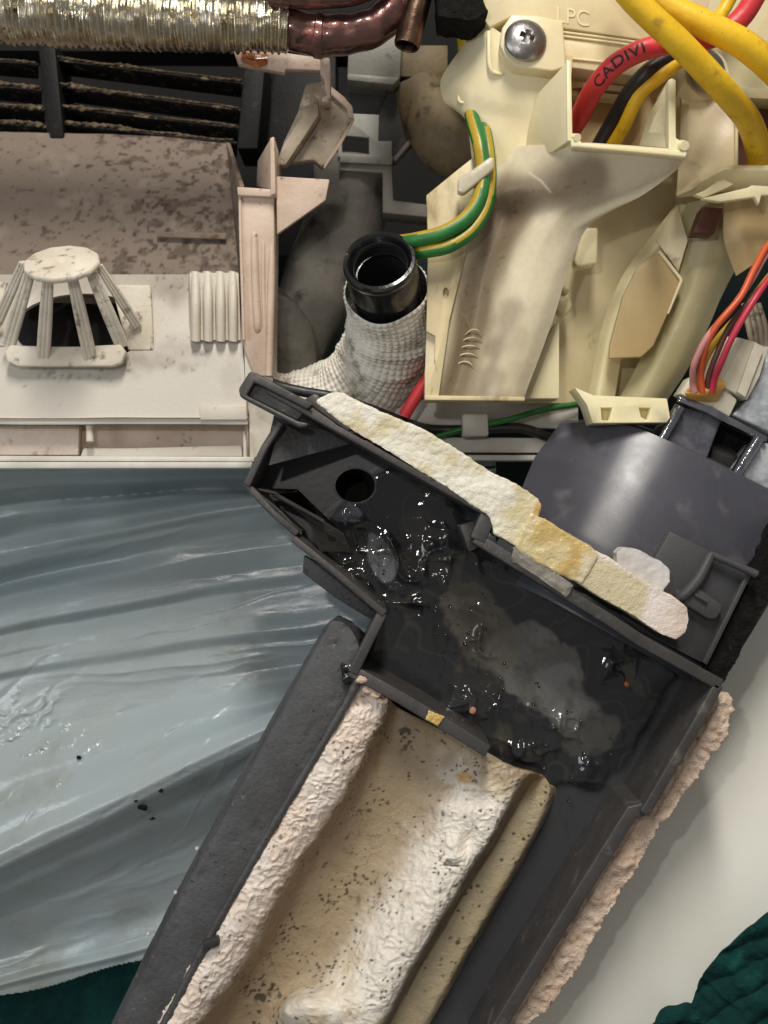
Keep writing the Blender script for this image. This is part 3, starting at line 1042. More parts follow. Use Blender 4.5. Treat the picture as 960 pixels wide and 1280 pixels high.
for (y0, dy) in ((82, 9), (101, 8), (112, 7)):
    g = G()
    g.prism([(714, y0), (800, y0 + 8), (800, y0 + dy + 7), (714, y0 + dy)], -96 - y0 * .2, 20)
    g.out('pocket_rib', m_cream, box, bevel=1.5)
# upper band with screw boss
g = G()
g.prism([(606, -60), (900, -60), (880, 30), (820, 52), (700, 34), (640, 20), (612, 34), (602, 20)], -78, 40)
g.out('top_band', m_cream, box, bevel=2)
g = G()
g.prism([(700, 34), (812, 47), (812, 78), (800, 96), (712, 84), (700, 76)], -84, 40)
g.out('mid_band', m_cream, box, bevel=2)
for pts in ([(703, 40), (780, 50), (805, 54)], [(703, 45), (780, 55), (800, 60)], [(703, 72), (760, 78)]):
    g = G()
    g.tube([(x, y, -82) for x, y in pts], [1.5] * len(pts), 8, n=12)
    g.out('moulding_line', m_creamp, box)
g = G()
g.prism([(640, 17), (672, 19), (704, 26), (708, 84), (690, 89), (644, 83), (632, 72), (625, 56), (628, 34)], -56, 50)
g.out('screw_boss', m_cream, box, bevel=3, bseg=3)
# shoulder under the boss
g = G()
g.grid([[(598, 30, -110), (615, 34, -80), (640, 50, -78), (680, 60, -78), (716, 70, -80)],
        [(572, 66, -125), (600, 78, -88), (640, 90, -82), (680, 95, -82), (714, 98, -84)],
        [(551, 100, -145), (584, 112, -98), (626, 124, -90), (672, 130, -86), (712, 130, -88)],
        [(556, 128, -140), (585, 140, -106), (626, 150, -98), (662, 160, -94), (700, 166, -90)],
        [(582, 150, -130), (596, 170, -112), (620, 190, -104), (646, 200, -98), (680, 200, -90)],
        [(590, 200, -124), (598, 215, -114), (612, 228, -108), (632, 232, -104), (655, 235, -98)]], 50, 50, thick=8)
g.out('shoulder', m_cream, box)
g = G()
g.tube([(611, 40, -80), (611, 60, -78), (612, 80, -78), (616, 90, -80), (628, 93, -82)], [3.2, 3.2, 3.2, 3, 2], 10, n=30)
g.tube([(574, 110, -118), (573, 122, -112), (576, 128, -108), (584, 128, -106)], [1.5, 1.8, 1.8, 1.3], 8, n=20)
g.out('moulding_line', m_creamp, box)
# panel right of the pocket
g = G()
g.plate([(852, 118, -150), (905, 112, -120), (921, 130, -112), (921, 208, -110), (890, 226, -112), (845, 245, -130), (848, 196, -140)], 8)
g.out('right_panel', m_cream, box, bevel=1.5)
g = G()
g.tube([(905, 112, -118), (920.5, 130, -108), (920.5, 170, -107), (920.5, 208, -107)], [2.5, 2.5, 2.5, 2.5], 10, n=30, smooth=False)
g.out('panel_rim', m_creamp, box)
g = G()
g.plate([(850, 60, -170), (960, 50, -170), (1020, 50, -170), (1020, 110, -165), (960, 112, -160), (850, 120, -170)], 8)
g.out('upper_panel', m_olive, box)
g = G()
g.prism([(922, 108), (1020, 112), (1020, 126), (922, 122)], -130, 40)
g.out('cross_rail', m_olive, box, bevel=2)
# shelf with torn ends
g = G()
g.plate([(848, 248, -150), (876, 228, -105), (905, 212, -95), (1020, 212, -95), (1020, 232, -110), (940, 236, -120)], 10)
g.out('shelf', m_creamp, box, bevel=2)
g = G()
g.prism([(868, 243), (880, 238), (897, 226), (906, 224), (918, 230), (908, 235), (880, 247)], -92, 12)
g.prism([(876, 248), (935, 234), (940, 231), (958, 232), (990, 236), (990, 244), (952, 244), (949, 256), (944, 246), (900, 252)], -88, 12)
g.out('shelf_edge', m_creamp, box, bevel=2)
g = G()
g.prism([(879, 258), (904, 260), (893, 292), (866, 291)], -128, 30)
g.out('hole_block', m_brown, box, bevel=1.5)  # solid brown block stands in for a dark square hole
# curved rib and leaf-shaped tab between
g = G()
g.grid([[(848, 252, -195), (856, 256, -182), (864, 262, -195)], [(818, 290, -200), (828, 298, -186), (838, 308, -200)],
        [(778, 345, -205), (790, 352, -188), (806, 362, -205)], [(752, 410, -208), (764, 415, -192), (782, 420, -208)], [(734, 500, -212), (748, 500, -196), (768, 500, -212)]],
       14, 60, thick=6)
g.out('curved_rib', m_creamp, box)
g = G()
g.prism([(823, 313), (853, 351), (817, 432), (802, 446), (761, 448), (763, 430), (778, 372), (796, 335)], -165, 9)
g.out('leaf_tab', m_leaf, box, bevel=2)
g = G()
g.tube([(824, 314, -164), (852, 350, -162), (835, 392, -162)], [2.4, 2.4, 1.4], 10, n=30, smooth=False)
g.out('tab_rim', m_creamp, box)
g = G()
g.plate([(847, 255, -178), (860, 300, -175), (848, 340, -178), (820, 300, -185)], 5)
g.out('wedge', m_cream, box, bevel=1.5)
g = G()
g.prism([(727, 284), (748, 284), (747, 330), (721, 334), (718, 326)], -160, 30)
g.out('white_tongue', m_creamp, box, bevel=4, bseg=3)
g = G()
for (x, y, r) in ((704, 382, 13), (707, 362, 6)):
    c = P(x, y, -170)
    g.lathe(c, (0, 0, 1), [(r, -20), (r, -4), (r * .8, 2), (r * .4, 4), (.5, 4.5)], 20)
g.out('peg', m_creamp, box)
g = G()
g.prism([(694, 404), (699, 402), (699, 498), (650, 498), (668, 450)], -150, 40)
g.out('pale_wall', m_creamp, box, bevel=1)
# foot block with two notches
g = G()
g.prism([(718, 484), (742, 494), (834, 498), (838, 522), (834, 528), (741, 529), (733, 505)], -120, 50)
ck = G()
ck.prism([(755, 508), (769, 508), (766, 524), (756, 524)], -100, 40)
ck.prism([(803, 508), (818, 508), (814, 524), (806, 520)], -100, 40)
g.out('foot_block', m_creamp, box, cut=ck, bevel=1.5)
# faint raised letters on the band
fc = bpy.data.curves.new('emboss', 'FONT')
fc.body = 'LPC'
fc.size = 30 * U
fc.extrude = .35 * U
fo = bpy.data.objects.new('emboss', fc)
COL.objects.link(fo)
bpy.context.view_layer.update()
lm = bpy.data.meshes.new_from_object(fo.evaluated_get(bpy.context.evaluated_depsgraph_get()))
bpy.data.objects.remove(fo)
g = G()
o0 = P(694, 27, -77)
vs = []
for v in lm.vertices:
    x, y, z = v.co.x / U, v.co.y / U, v.co.z / U
    vs.append((o0[0] + x * .9 + y * .02, o0[1] + y - x * .13, o0[2] + z))
g.add(vs, [tuple(p.vertices) for p in lm.polygons])
g.out('raised_letters', m_cream, box, smooth=0)


def screw(px, py, h, r, tilt, label):
    c = P(px, py, h)
    g = G()
    g.lathe(c, tilt, [(r * .9, -6), (r, -1), (r * .985, 1.2), (r * .9, r * .13), (r * .7, r * .25), (r * .45, r * .33), (r * .2, r * .36), (.3, r * .37)], 48)
    a = np.array(tilt, float)
    a /= np.linalg.norm(a)
    ck = G()
    u = np.cross(a, (0.35, 1, 0))
    u /= np.linalg.norm(u)
    v = np.cross(a, u)
    for (p, q) in ((u, v), (v, u)):
        L_, w_ = r * .43, r * .13
        vs = [c + a * (r * s) + p * L_ * (i * (1 if s > .3 else .6)) + q * w_ * j for s in (.12, .6) for (i, j) in ((-1, -1), (1, -1), (1, 1), (-1, 1))]
        ck.add(vs, [(0, 3, 2, 1), (4, 5, 6, 7), (0, 1, 5, 4), (1, 2, 6, 5), (2, 3, 7, 6), (3, 0, 4, 7)])
    return g.out('screw', m_screw, label=label, cat='screw', group='cross-head screws in the electrical box', cut=ck, bevel=.8, smooth=30)


screw(657, 50, -52, 28, (0.12, .10, 1), 'large silver cross-head screw on the raised boss at top centre right')
screw(884, 88, -110, 26, (0.2, -.1, 1), 'shadowed screw half hidden behind the crossing yellow cables')
screw(829, 92, -118, 13, (0.4, .2, 1), 'small grey screw head under the crossing of red and yellow cables')
g = G()
c = P(884, 92, -120)
g.lathe(c, (0.2, -.1, 1), [(34, -60), (34, -4), (32, 0), (.5, 0)], 36)
g.out('screw_post', m_cream, box)

# ------------------------------------------------------------------ cables
g = G()
redp = [(700, 178, -120), (722, 150, -95), (742, 112, -50), (768, 82, -20), (800, 64, -8), (838, 54, -12), (872, 52, -30), (905, 40, -40), (930, 18, -38), (952, -20, -30), (975, -70, -20)]
g.tube(redp, 13.5, 20, n=160)
redo = g.out('red_cable', m_red, label='red cable with black lettering curving over the cream pocket', cat='cable')
# lettering bent onto the red cable
fc = bpy.data.curves.new('print', 'FONT')
fc.body = 'CADIVI'
fc.size = 20 * U
fc.offset = 0.35 * U
fc.space_character = 1.06
fo = bpy.data.objects.new('print', fc)
COL.objects.link(fo)
bpy.context.view_layer.update()
lm = bpy.data.meshes.new_from_object(fo.evaluated_get(bpy.context.evaluated_depsgraph_get()))
bpy.data.objects.remove(fo)
bm = bmesh.new()
bm.from_mesh(lm)
bmesh.ops.triangulate(bm, faces=bm.faces)
for _ in range(2):
    bmesh.ops.subdivide_edges(bm, edges=[e for e in bm.edges if e.calc_length() > 2.5 * U], cuts=1)
bmesh.ops.triangulate(bm, faces=bm.faces)
bm.to_mesh(lm)
bm.free()
C = spline(np.array([P(*p) for p in redp]), 600)
cl = np.concatenate([[0], np.cumsum(np.linalg.norm(np.diff(C, axis=0), axis=1))])
Tn = np.gradient(C, axis=0)
Tn /= np.linalg.norm(Tn, axis=1)[:, None]
s0 = cl[np.argmin(np.linalg.norm(C - P(749, 101, -42), axis=1))]
xs = [v.co.x / U for v in lm.vertices]
mx = max(xs)
LEN = cl[np.argmin(np.linalg.norm(C - P(803, 63, -8), axis=1))] - s0
vs = []
for v in lm.vertices:
    s_ = s0 + v.co.x / U / mx * LEN
    yv = (v.co.y / U - 7.0) * 0.95
    i = int(np.clip(np.searchsorted(cl, s_), 1, 598))
    t = Tn[i]
    side = np.cross(np.array([0, 0, 1.0]), t)
    side /= np.linalg.norm(side)
    fr = np.cross(t, side)
    R_ = 13.75
    a = yv / R_ - .05
    c0 = C[i - 1] + (C[i] - C[i - 1]) * ((s_ - cl[i - 1]) / (cl[i] - cl[i - 1]))
    vs.append(c0 + side * math.sin(a) * R_ + fr * math.cos(a) * R_)
g = G()
g.add(vs, [tuple(p.vertices) for p in lm.polygons])
pr = g.out('lettering', m_ink, redo, smooth=0)

g = G()
g.tube([(745, 190, -130), (765, 155, -110), (786, 118, -80), (810, 90, -62), (850, 60, -70), (860, 20, -90), (838, -10, -90), (826, -60, -90)], 11.5, 18, n=90)
g.out('black_cable', m_blk, label='black cable dropping into the pocket between the red and thin yellow cables', cat='cable')
g = G()
g.tube([(762, 188, -118), (780, 158, -95), (800, 118, -70), (830, 92, -60), (866, 62, -80), (900, 20, -110), (922, -20, -110), (940, -60, -110)], 9, 18, n=90)
g.out('yellow_cable', m_yeld if False else m_yel, label='thin yellow cable entering the pocket right of the black cable', cat='cable', group='yellow cables')
g = G()
g.tube([(745, -60, 60), (792, 0, 52), (850, 55, 38), (900, 108, 5), (935, 150, -60), (948, 190, -120), (948, 240, -185)], [15.5, 15.5, 16, 16, 16.5, 17, 17], 22, n=110)
g.out('yellow_cable', m_yel, label='thick yellow cable sweeping down across the red cable to the dark corner', cat='cable', group='yellow cables')
g = G()
g.tube([(770, -60, 10), (830, 4, 12), (880, 30, 14), (930, 56, 10), (975, 95, -10), (1030, 160, -60)], [16.5, 16.5, 17, 17.5, 18, 18], 22, n=90)
g.out('yellow_cable', m_yel, label='thick yellow cable leaving at the right edge above the crossing', cat='cable', group='yellow cables')
g = G()
g.prism([(918, 130), (1020, 130), (1020, 212), (918, 210)], -170, 10)
g.out('dark_opening', m_brown, box)  # brown sheet painted as the dark of the opening

# earth wires, green with a yellow stripe
st = lambda lo, hi: (lambda j, i: 1 if lo <= (j + i * .05) % 24 < hi else 0)
g = G()
g.tube([(566, -30, -150), (574, 20, -150), (580, 60, -160), (586, 105, -165), (590, 145, -110), (600, 182, -84), (604, 220, -80), (598, 252, -74), (580, 276, -66), (552, 292, -62), (520, 300, -68), (500, 303, -90)],
       10, 24, n=170, stripe=lambda j, i: 1 if (j + 2 - i * .02) % 24 < 4.5 else 0)
g.out('earth_wire', [m_grn, m_stripe], label='green and yellow earth wire, outer upper strand beside the cream flange', cat='wire', group='earth wires')
g = G()
g.tube([(584, -30, -158), (590, 20, -158), (594, 60, -165), (597, 105, -165), (603, 150, -118), (610, 190, -92), (612, 225, -90), (606, 262, -82), (588, 290, -74), (560, 308, -70), (530, 314, -74), (508, 316, -100)],
       9.5, 24, n=170, stripe=lambda j, i: 1 if (j + 6 - i * .03) % 24 < 3 else 0)
g.out('earth_wire', [m_grn, m_stripe], label='darker green earth wire lying below and right of its twin', cat='wire', group='earth wires')
g = G()
g.prism([(573, 224), (612, 196), (618, 196), (618, 210), (612, 216), (580, 242), (572, 240)], -66, 16)
g.out('cable_clip', m_clip, label='translucent clip tab holding the earth wires to the cream flange', cat='clip', bevel=3, bseg=3)

# wires in the front rail
g = G()
g.tube([(330, 474, -120), (350, 483, -108), (380, 490, -104), (420, 497, -106), (465, 512, -160), (530, 535, -212), (590, 537, -212), (650, 535, -212), (690, 548, -218), (740, 556, -232)], 7, 14, n=120)
g.out('black_cable', m_blk, label='black cable running along the white front rail through the clip', cat='cable')
g = G()
g.tube([(540, 548, -206), (565, 540, -204), (590, 534, -202), (630, 526, -204), (680, 512, -210), (740, 502, -224)], 4.2, 12, n=60)
g.out('green_wire', m_grn, label='thin green wire running through the white clip on the rail', cat='wire')
g = G()
g.prism([(578, 517), (610, 517), (611, 545), (578, 546)], -192, 30)
g.out('cable_clip', m_white, label='square white clip on the front rail right of the foam strip', cat='clip', bevel=3, bseg=3)
g = G()
g.tube([(505, 520, -190), (522, 492, -185), (536, 470, -190), (545, 440, -210)], 9, 14, n=40)
g.out('red_cable', m_red, label='short glimpse of red cable between the woven hose and cream box', cat='cable')

# ------------------------------------------------------------------ motor cover and stepper motor
cov = T('motor_cover', 800, 700, -150, 'curved slate grey plastic motor cover on the right with bracket arm', 'cover')
g = G()
g.grid([[(700, 529, -205), (740, 528, -170), (790, 533, -140), (840, 553, -122), (890, 576, -118), (940, 601, -126), (1010, 636, -150)],
        [(668, 572, -190), (712, 580, -150), (758, 596, -118), (806, 622, -98), (860, 650, -94), (912, 680, -102), (985, 715, -126)],
        [(640, 640, -172), (680, 650, -130), (722, 668, -96), (770, 694, -78), (820, 722, -74), (872, 750, -82), (940, 790, -104)],
        [(600, 720, -156), (640, 730, -116), (682, 748, -84), (730, 774, -66), (780, 802, -62), (830, 830, -70), (890, 870, -90)]], 70, 50, thick=14, lin_v=True)
g.out('shell', m_cover, cov)
# end face
g = G()
g.grid([[(700, 529, -207), (740, 528, -172), (790, 533, -142), (840, 553, -124), (890, 576, -120), (940, 601, -128), (1010, 636, -152)],
        [(704, 526, -240), (744, 524, -240), (794, 529, -240), (843, 549, -240), (893, 572, -240), (943, 597, -240), (1013, 632, -240)]], 50, 3, thick=6, lin_v=True)
g.out('end_face', m_cover, cov)
# recessed flat
g = G()
g.plate([(838, 664, -62), (886, 688, -62), (932, 714, -62), (926, 730, -62), (880, 830, -62), (800, 790, -62), (775, 770, -62)], 20)
g.out('recess_plate', m_cover2, cov, bevel=2)
g = G()
g.tube([(886, 692, -50), (915, 704, -48), (946, 718, -46)], [5, 5, 5.5], 14, n=16)
g.out('bracket_bar', m_cover2, cov)
g = G()
g.tube([(889, 693, -50), (872, 725, -46), (853, 745, -48), (846, 742, -56)], [6.5, 7, 7.5, 6], 14, n=26)
g.out('bracket_arm', m_cover2, cov)
g = G()
g.prism([(862, 735), (871, 733), (904, 756), (903, 764), (896, 775), (885, 775), (856, 757), (852, 748)], -48, 16)
g.out('latch_tab', m_cover2, cov, bevel=4, bseg=3)
g = G()
g.tube([(868, 743, -46), (884, 752, -45)], [2.5, 2.5], 8, smooth=False, n=3)
g.out('latch_ridge', m_cover2, cov)
g = G()
g.prism([(934, 716), (939, 720), (884, 832), (878, 828)], -52, 30)
g.out('edge_rib', m_cover2, cov, bevel=2)
g = G()
g.prism([(985, 645), (1010, 660), (905, 855), (879, 833), (938, 726)], -66, 60)
g.out('foam_seal', m_seal, cov, vox=3, disp=lambda p: fbm(p, 10, 3) * 2.2)

mot = T('stepper_motor', 910, 520, -180, 'small galvanised motor with ivory connector block at the right edge', 'motor')
g = G()
g.prism([(905, 420), (925, 422), (944, 427), (960, 436), (950, 470), (934, 500), (908, 486), (886, 478)], -135, 44)
g.out('connector', m_conn, mot, bevel=2)
g = G()
g.prism([(944, 427), (955, 437), (932, 497), (922, 490)], -127, 20)
g.prism([(908, 424), (914, 424), (890, 480), (886, 477)], -129, 20)
g.out('connector_rib', m_conn, mot, bevel=1.5)
g = G()
g.prism([(864, 470), (850, 492), (912, 521), (922, 500), (908, 486)], -141, 40)
g.out('connector_base', m_conn, mot, bevel=2)
g = G()
g.prism([(948, 430), (1010, 440), (1010, 560), (962, 541), (948, 534), (914, 519), (934, 500)], -151, 60)
g.out('motor_can', m_can, mot, bevel=4, bseg=3)
g = G()
g.prism([(850, 496), (890, 508), (915, 522), (960, 546), (958, 552), (906, 528), (884, 516), (848, 502)], -137, 14)
g.out('mount_plate', m_chrome, mot, bevel=1.5)
g = G()
g.grid([[(872, 473, -137), (890, 472, -131), (905, 474, -137)], [(862, 484, -131), (886, 484, -117), (907, 482, -129)], [(856, 492, -131), (880, 494, -119), (900, 492, -129)], [(862, 499, -139), (880, 502, -135), (896, 502, -139)]],
       20, 20, thick=10)
g.out('hot_glue', m_hot, mot)
for pts, r in (([(850, 508, -139), (836, 532, -141), (820, 560, -145)], 5.5), ([(948, 547, -133), (932, 572, -137), (912, 604, -141)], 5.5)):
    g = G()
    g.tube(pts, r * 1.4, 16, n=16)
    g.out('post_rod', m_chrome, mot)
g = G()
g.prism([(852, 508), (884, 516), (902, 526), (892, 552), (880, 586), (812, 560), (838, 520)], -151, 60)
g.out('post', m_gblk, mot, bevel=4, bseg=3)
g = G()
g.prism([(948, 552), (1000, 560), (980, 640), (906, 610), (922, 580)], -149, 60)
g.out('post', m_can, mot, bevel=4, bseg=3)
g = G()
c = P(903, 566, -185)
g.lathe(c, (.3, .9, .5), [(20, -30), (22, -5), (20, 4), (10, 8), (.5, 9)], 28)
g.out('shaft_boss', m_dgrey, mot)
g = G()
c = P(893, 583, -200)
g.lathe(c, (.3, .9, .5), [(17, -30), (18, -3), (15, 1), (.5, 2)], 24)
g.out('shaft_collar', m_grey, mot)
g = G()
g.prism([(880, 520), (960, 556), (1000, 575), (990, 650), (900, 618), (850, 580)], -225, 30)
g.out('dark_base', m_black, mot)

# thin lead wires
WR = [('pink_wire', 'c98a85', [(980, 305, -60), (958, 318, -50), (938, 352, -30), (915, 385, -18), (885, 420, -20), (868, 455, -36), (866, 478, -56), (868, 490, -60)], 'pink lead wire, outermost of the thin bundle to the small motor'),
      ('orange_wire', 'c9562f', [(985, 285, -55), (960, 306, -46), (942, 338, -28), (925, 372, -16), (895, 408, -15), (880, 440, -30), (876, 470, -50), (878, 490, -58)], 'orange lead wire looping second from the left into the glue blob'),
      ('yellow_wire', 'c7a032', [(985, 318, -66), (958, 350, -58), (925, 392, -45), (900, 420, -42), (884, 445, -44), (876, 466, -54), (874, 480, -60)], 'thin yellow lead wire showing between the orange and brown leads'),
      ('brown_wire', '5b3530', [(990, 322, -56), (965, 345, -48), (938, 375, -36), (912, 408, -32), (895, 445, -40), (886, 470, -52), (884, 488, -60)], 'dark brown lead wire between the yellow and red leads'),
      ('red_wire', 'b83246', [(990, 318, -46), (966, 342, -34), (942, 376, -18), (916, 420, -18), (902, 452, -32), (893, 474, -50), (890, 490, -58)], 'crimson lead wire on the right side of the thin bundle')]
for nm, c_, pts, lab in WR:
    mm = M(nm + '_jacket', c_, .4, bump=(5, .3))
    g = G()
    g.tube([(x, y, h - 61) for x, y, h in pts], 4.6 if nm != 'brown_wire' else 4, 12, n=70)
    g.out(nm, mm, label=lab, cat='wire', group='thin lead wires of the small motor')
g = G()
for k in range(4):
    g.tube([(930 + k * 6, 380, -190), (936 + k * 7, 410, -180), (944 + k * 5, 440, -175), (965 + k * 6, 470, -175)], 4, 8, n=24)
g.out('twine_bundle', m_bracket, label='greyish twisted strands hanging behind the red lead wire', cat='strands')

# ------------------------------------------------------------------ drain pan
pan = T('drain_pan', 600, 900, -130, 'dark grey plastic drain pan tilted across the middle, holding murky water', 'drain pan')
HF = -118            # floor height


def wall(name, pts, w, h1=0, hb=HF, mat=None, bevel=2.2, label=None):
    g = G()
    g.prism(strip_poly(pts, w), h1, hb=hb)
    return g.out(name, mat or m_pan, pan, bevel=bevel, label=label, bseg=3)


wall('upper_wall', [(334, 488), (400, 524), (612, 643)], 9, 2)
wall('upper_wall', [(612, 640), (597, 676)], 20, 1)
wall('upper_wall', [(594, 672), (700, 737), (764, 776), (800, 800), (902, 857)], 15, 0)
wall('end_wall', [(351, 527), (330, 560), (308, 607)], 9, 0)
wall('lower_wall', [(306, 604), (340, 640), (372, 668)], 9, -6)
wall('lower_wall', [(366, 673), (420, 716), (481, 768)], 9, 4)
wall('lower_wall', [(478, 766), (441, 842)], 13, 2)
wall('lower_wall', [(438, 838), (500, 872), (566, 912), (610, 940)], 16, 0)
wall('right_wall', [(899, 856), (872, 905), (806, 1018)], 13, 0)
wall('right_wall', [(806, 1012), (790, 1016), (700, 1160), (628, 1278), (600, 1330)], 17, -8)
# hooked tip of the pan
g = G()
g.prism([(312, 464), (320, 466), (392, 505), (384, 512), (318, 478), (308, 494), (372, 526), (386, 529), (384, 534), (374, 535), (300, 496), (298, 486)], 14, 26)
g.prism([(316, 476), (384, 510), (372, 527), (306, 494)], 0, 12)
g.out('hook_tip', m_pan, pan, bevel=3, bseg=3)
g = G()
g.prism([(392, 492), (398, 494), (412, 512), (440, 530), (436, 540), (396, 512), (380, 500)], 2, 30)
g.out('hinge_lug', m_pan, pan, bevel=2)


def at(px, py, h):       # a point straight below the rim-plane point (px, py)
    p = P(px, py, 0)
    return np.array([p[0], p[1], h])


# floor with drain hole
g = G()
fl = [(335, 492), (612, 640), (600, 676), (905, 858), (800, 1030), (590, 1340), (120, 1340), (250, 1100), (432, 842), (476, 770), (360, 672), (308, 606)]
g.prism3([at(x, y, HF) for x, y in fl], 12)
ck = G()
hc = P(444, 607, HF)
ck.lathe((hc[0], hc[1], HF - 60), (0, 0, 1), [(27, 0), (27, 120)], 40, flat=.84)
g.out('pan_floor', m_panfloor, pan, cut=ck)
g = G()
g.lathe((hc[0], hc[1], HF - 10), (0.12, .1, 1), [(28, 4), (30, 0), (30, -90), (1, -92), (1, -80), (26.5, -78), (26.5, 2)], 40, closed=True, flat=.86)
g.out('drain_spout', m_void, pan)
# plate added in the upper corner, tilted and paler to form a lit patch
g = G()
g.plate([(350, 528, -26), (466, 547, -62), (336, 582, -14)], 8)
g.out('lit_patch_plate', m_trough, pan, bevel=1)
g = G()
g.plate([(372, 616, -58), (330, 618, -40), (322, 612, -24), (345, 617, -30), (430, 668, -80), (440, 690, -96), (400, 690, -60)], 6)
g.out('lower_rib', m_pan, pan, bevel=1.5)
g = G()
g.tube([(342, 618, -34), (372, 634, -46), (404, 652, -60)], [3.4, 3.2, 3], 10, n=20)
g.tube([(318, 614, -16), (350, 640, -20), (376, 668, -22)], [2.5, 2.5, 2.5], 10, n=20)
g.out('rib_edge', m_pan, pan)
g = G()
g.prism([(380, 694), (404, 708), (462, 756), (476, 770), (464, 775), (420, 748), (378, 716)], -56, 22)
g.out('outer_flange', m_trough, pan, bevel=2)
# inner step of the upper wall
g = G()
g.prism([(574, 656), (594, 650), (606, 668), (596, 676), (600, 684), (586, 690)], -24, hb=HF)
g.out('corner_step', m_pan, pan, bevel=2)
# outer trough bar on the left
g = G()
g.grid([[(404, 786, -40), (414, 776, -26), (432, 780, -22), (446, 800, -14), (452, 826, -18), (446, 842, -40)],
        [(356, 868, -44), (364, 866, -26), (388, 872, -18), (410, 884, -14), (424, 894, -16), (428, 898, -40)],
        [(262, 1038, -44), (272, 1036, -26), (300, 1040, -18), (324, 1050, -14), (334, 1058, -16), (338, 1064, -40)],
        [(196, 1162, -44), (206, 1160, -26), (230, 1164, -18), (258, 1172, -14), (266, 1178, -16), (270, 1184, -40)],
        [(120, 1320, -44), (128, 1318, -26), (154, 1322, -18), (176, 1330, -14), (184, 1336, -16), (190, 1340, -40)]], 40, 90, thick=16, back=1,
       disp=lambda p, u, v: fbm(p, 24, 12) * .7 - 2.2 * np.clip(vnoise(p, 7, 4) - .62, 0, 1) * 4)
g.out('outer_trough', m_trough, pan)
g = G()
g.grid([[(402, 788, -60), (416, 774, -34), (430, 776, -30), (448, 784, -34), (462, 798, -60)], [(404, 800, -64), (420, 790, -40), (436, 792, -34), (450, 804, -38), (456, 822, -60)]], 24, 10, thick=10)
g.out('trough_cap', m_trough, pan)
g = G()
g.tube([(448, 848, -8), (430, 884, -8), (330, 1052, -8), (262, 1172, -8), (180, 1330, -8)], 5.5, 14, n=120, fn=lambda al, an, r: .5 * math.sin(al * .13) + .4 * math.sin(al * .41 + an))
g.out('trough_lip', m_trough, pan)
g = G()
g.prism([(425, 828), (450, 832), (446, 852), (430, 856)], -6, 20)
g.out('broken_corner', m_ring, pan, vox=1.5, disp=lambda p: fbm(p, 7, 6) * 3.0)

# ------------------------------------------------------------------ foam liner (one long moulded piece)
rows = [
    [(431, 846, -26), (446, 850, -16), (466, 862, -14), (486, 874, -20), (494, 882, -52), (504, 888, -66), (540, 906, -70), (582, 930, -62), (606, 940, -50), (634, 956, -46), (664, 966, -54), (684, 976, -78), (694, 984, -110)],
    [(398, 920, -26), (412, 920, -10), (436, 924, -8), (460, 930, -20), (472, 936, -60), (490, 940, -76), (530, 946, -80), (568, 954, -70), (596, 962, -52), (628, 972, -40), (650, 978, -46), (672, 990, -76), (690, 1000, -112)],
    [(354, 996, -26), (368, 996, -8), (394, 1000, -6), (420, 1006, -20), (434, 1010, -62), (452, 1014, -80), (490, 1018, -84), (528, 1024, -74), (556, 1030, -52), (586, 1040, -34), (612, 1046, -38), (636, 1050, -74), (664, 1056, -112)],
    [(316, 1060, -26), (330, 1060, -8), (352, 1062, -4), (378, 1066, -18), (394, 1070, -60), (414, 1074, -80), (452, 1078, -86), (488, 1082, -78), (518, 1086, -54), (552, 1092, -30), (580, 1096, -34), (604, 1102, -74), (634, 1106, -112)],
    [(254, 1168, -26), (266, 1170, -8), (290, 1172, -2), (316, 1176, -16), (334, 1180, -60), (354, 1184, -80), (390, 1188, -86), (424, 1190, -80), (452, 1192, -56), (486, 1198, -28), (516, 1202, -30), (544, 1208, -74), (574, 1212, -112)],
    [(200, 1262, -26), (212, 1262, -8), (232, 1264, -2), (254, 1268, -16), (276, 1272, -60), (296, 1276, -80), (326, 1278, -84), (352, 1276, -66), (394, 1276, -42), (436, 1282, -26), (470, 1284, -28), (500, 1288, -74), (530, 1290, -112)],
    [(164, 1326, -26), (176, 1326, -8), (196, 1328, -2), (218, 1332, -16), (240, 1336, -60), (260, 1340, -80), (290, 1342, -84), (318, 1342, -66), (360, 1342, -42), (400, 1346, -26), (434, 1348, -28), (464, 1352, -74), (494, 1354, -112)]]


NU, NV = 360, 480
for r in rows:
    (xa, ya, ha), (xb, yb, hb_), (xc, yc, hc_) = r[10], r[11], r[12]
    r[11:] = [(xa + 11, ya + 4, -80), (xa + 17, ya + 6, -88), (xc - 5, yc - 1, -86), (xc + 2, yc + 1, -118)]


def foamdisp(p, u, v):
    w = p + np.stack([vnoise(p, 22, 51), vnoise(p, 22, 52), 0 * u], 1) * 8
    crest = np.clip(1 - np.abs(u - .137) / .146, 0, 1) ** .5 + np.clip(1 - np.abs(u - .62) / .13, 0, 1) ** .5 * .8 + .18
    rid = (1 - np.abs(vnoise(w, 15, 53))) ** 2 * 1.9 + (1 - np.abs(vnoise(w, 7, 54))) ** 2 * 2.2 + (.5 - cells(w, 5, 8)) * 1.8
    d = rid * crest + fbm(p, 50, 2) * 1.8 - 2.5 * crest
    X, Y = pxy(p)
    for (kx, ky, rx, ry, am) in ((392, 1262, 44, 26, 30), (372, 1272, 18, 10, 8), (586, 1052, 14, 26, -15), (600, 1000, 18, 12, -7), (560, 1010, 20, 14, 7), (250, 1180, 20, 7, -9), (455, 872, 16, 14, -8)):
        r2 = ((X - kx) / rx) ** 2 + ((Y - ky) / ry) ** 2
        d = d + am * np.exp(-r2 * 1.6)
    return d


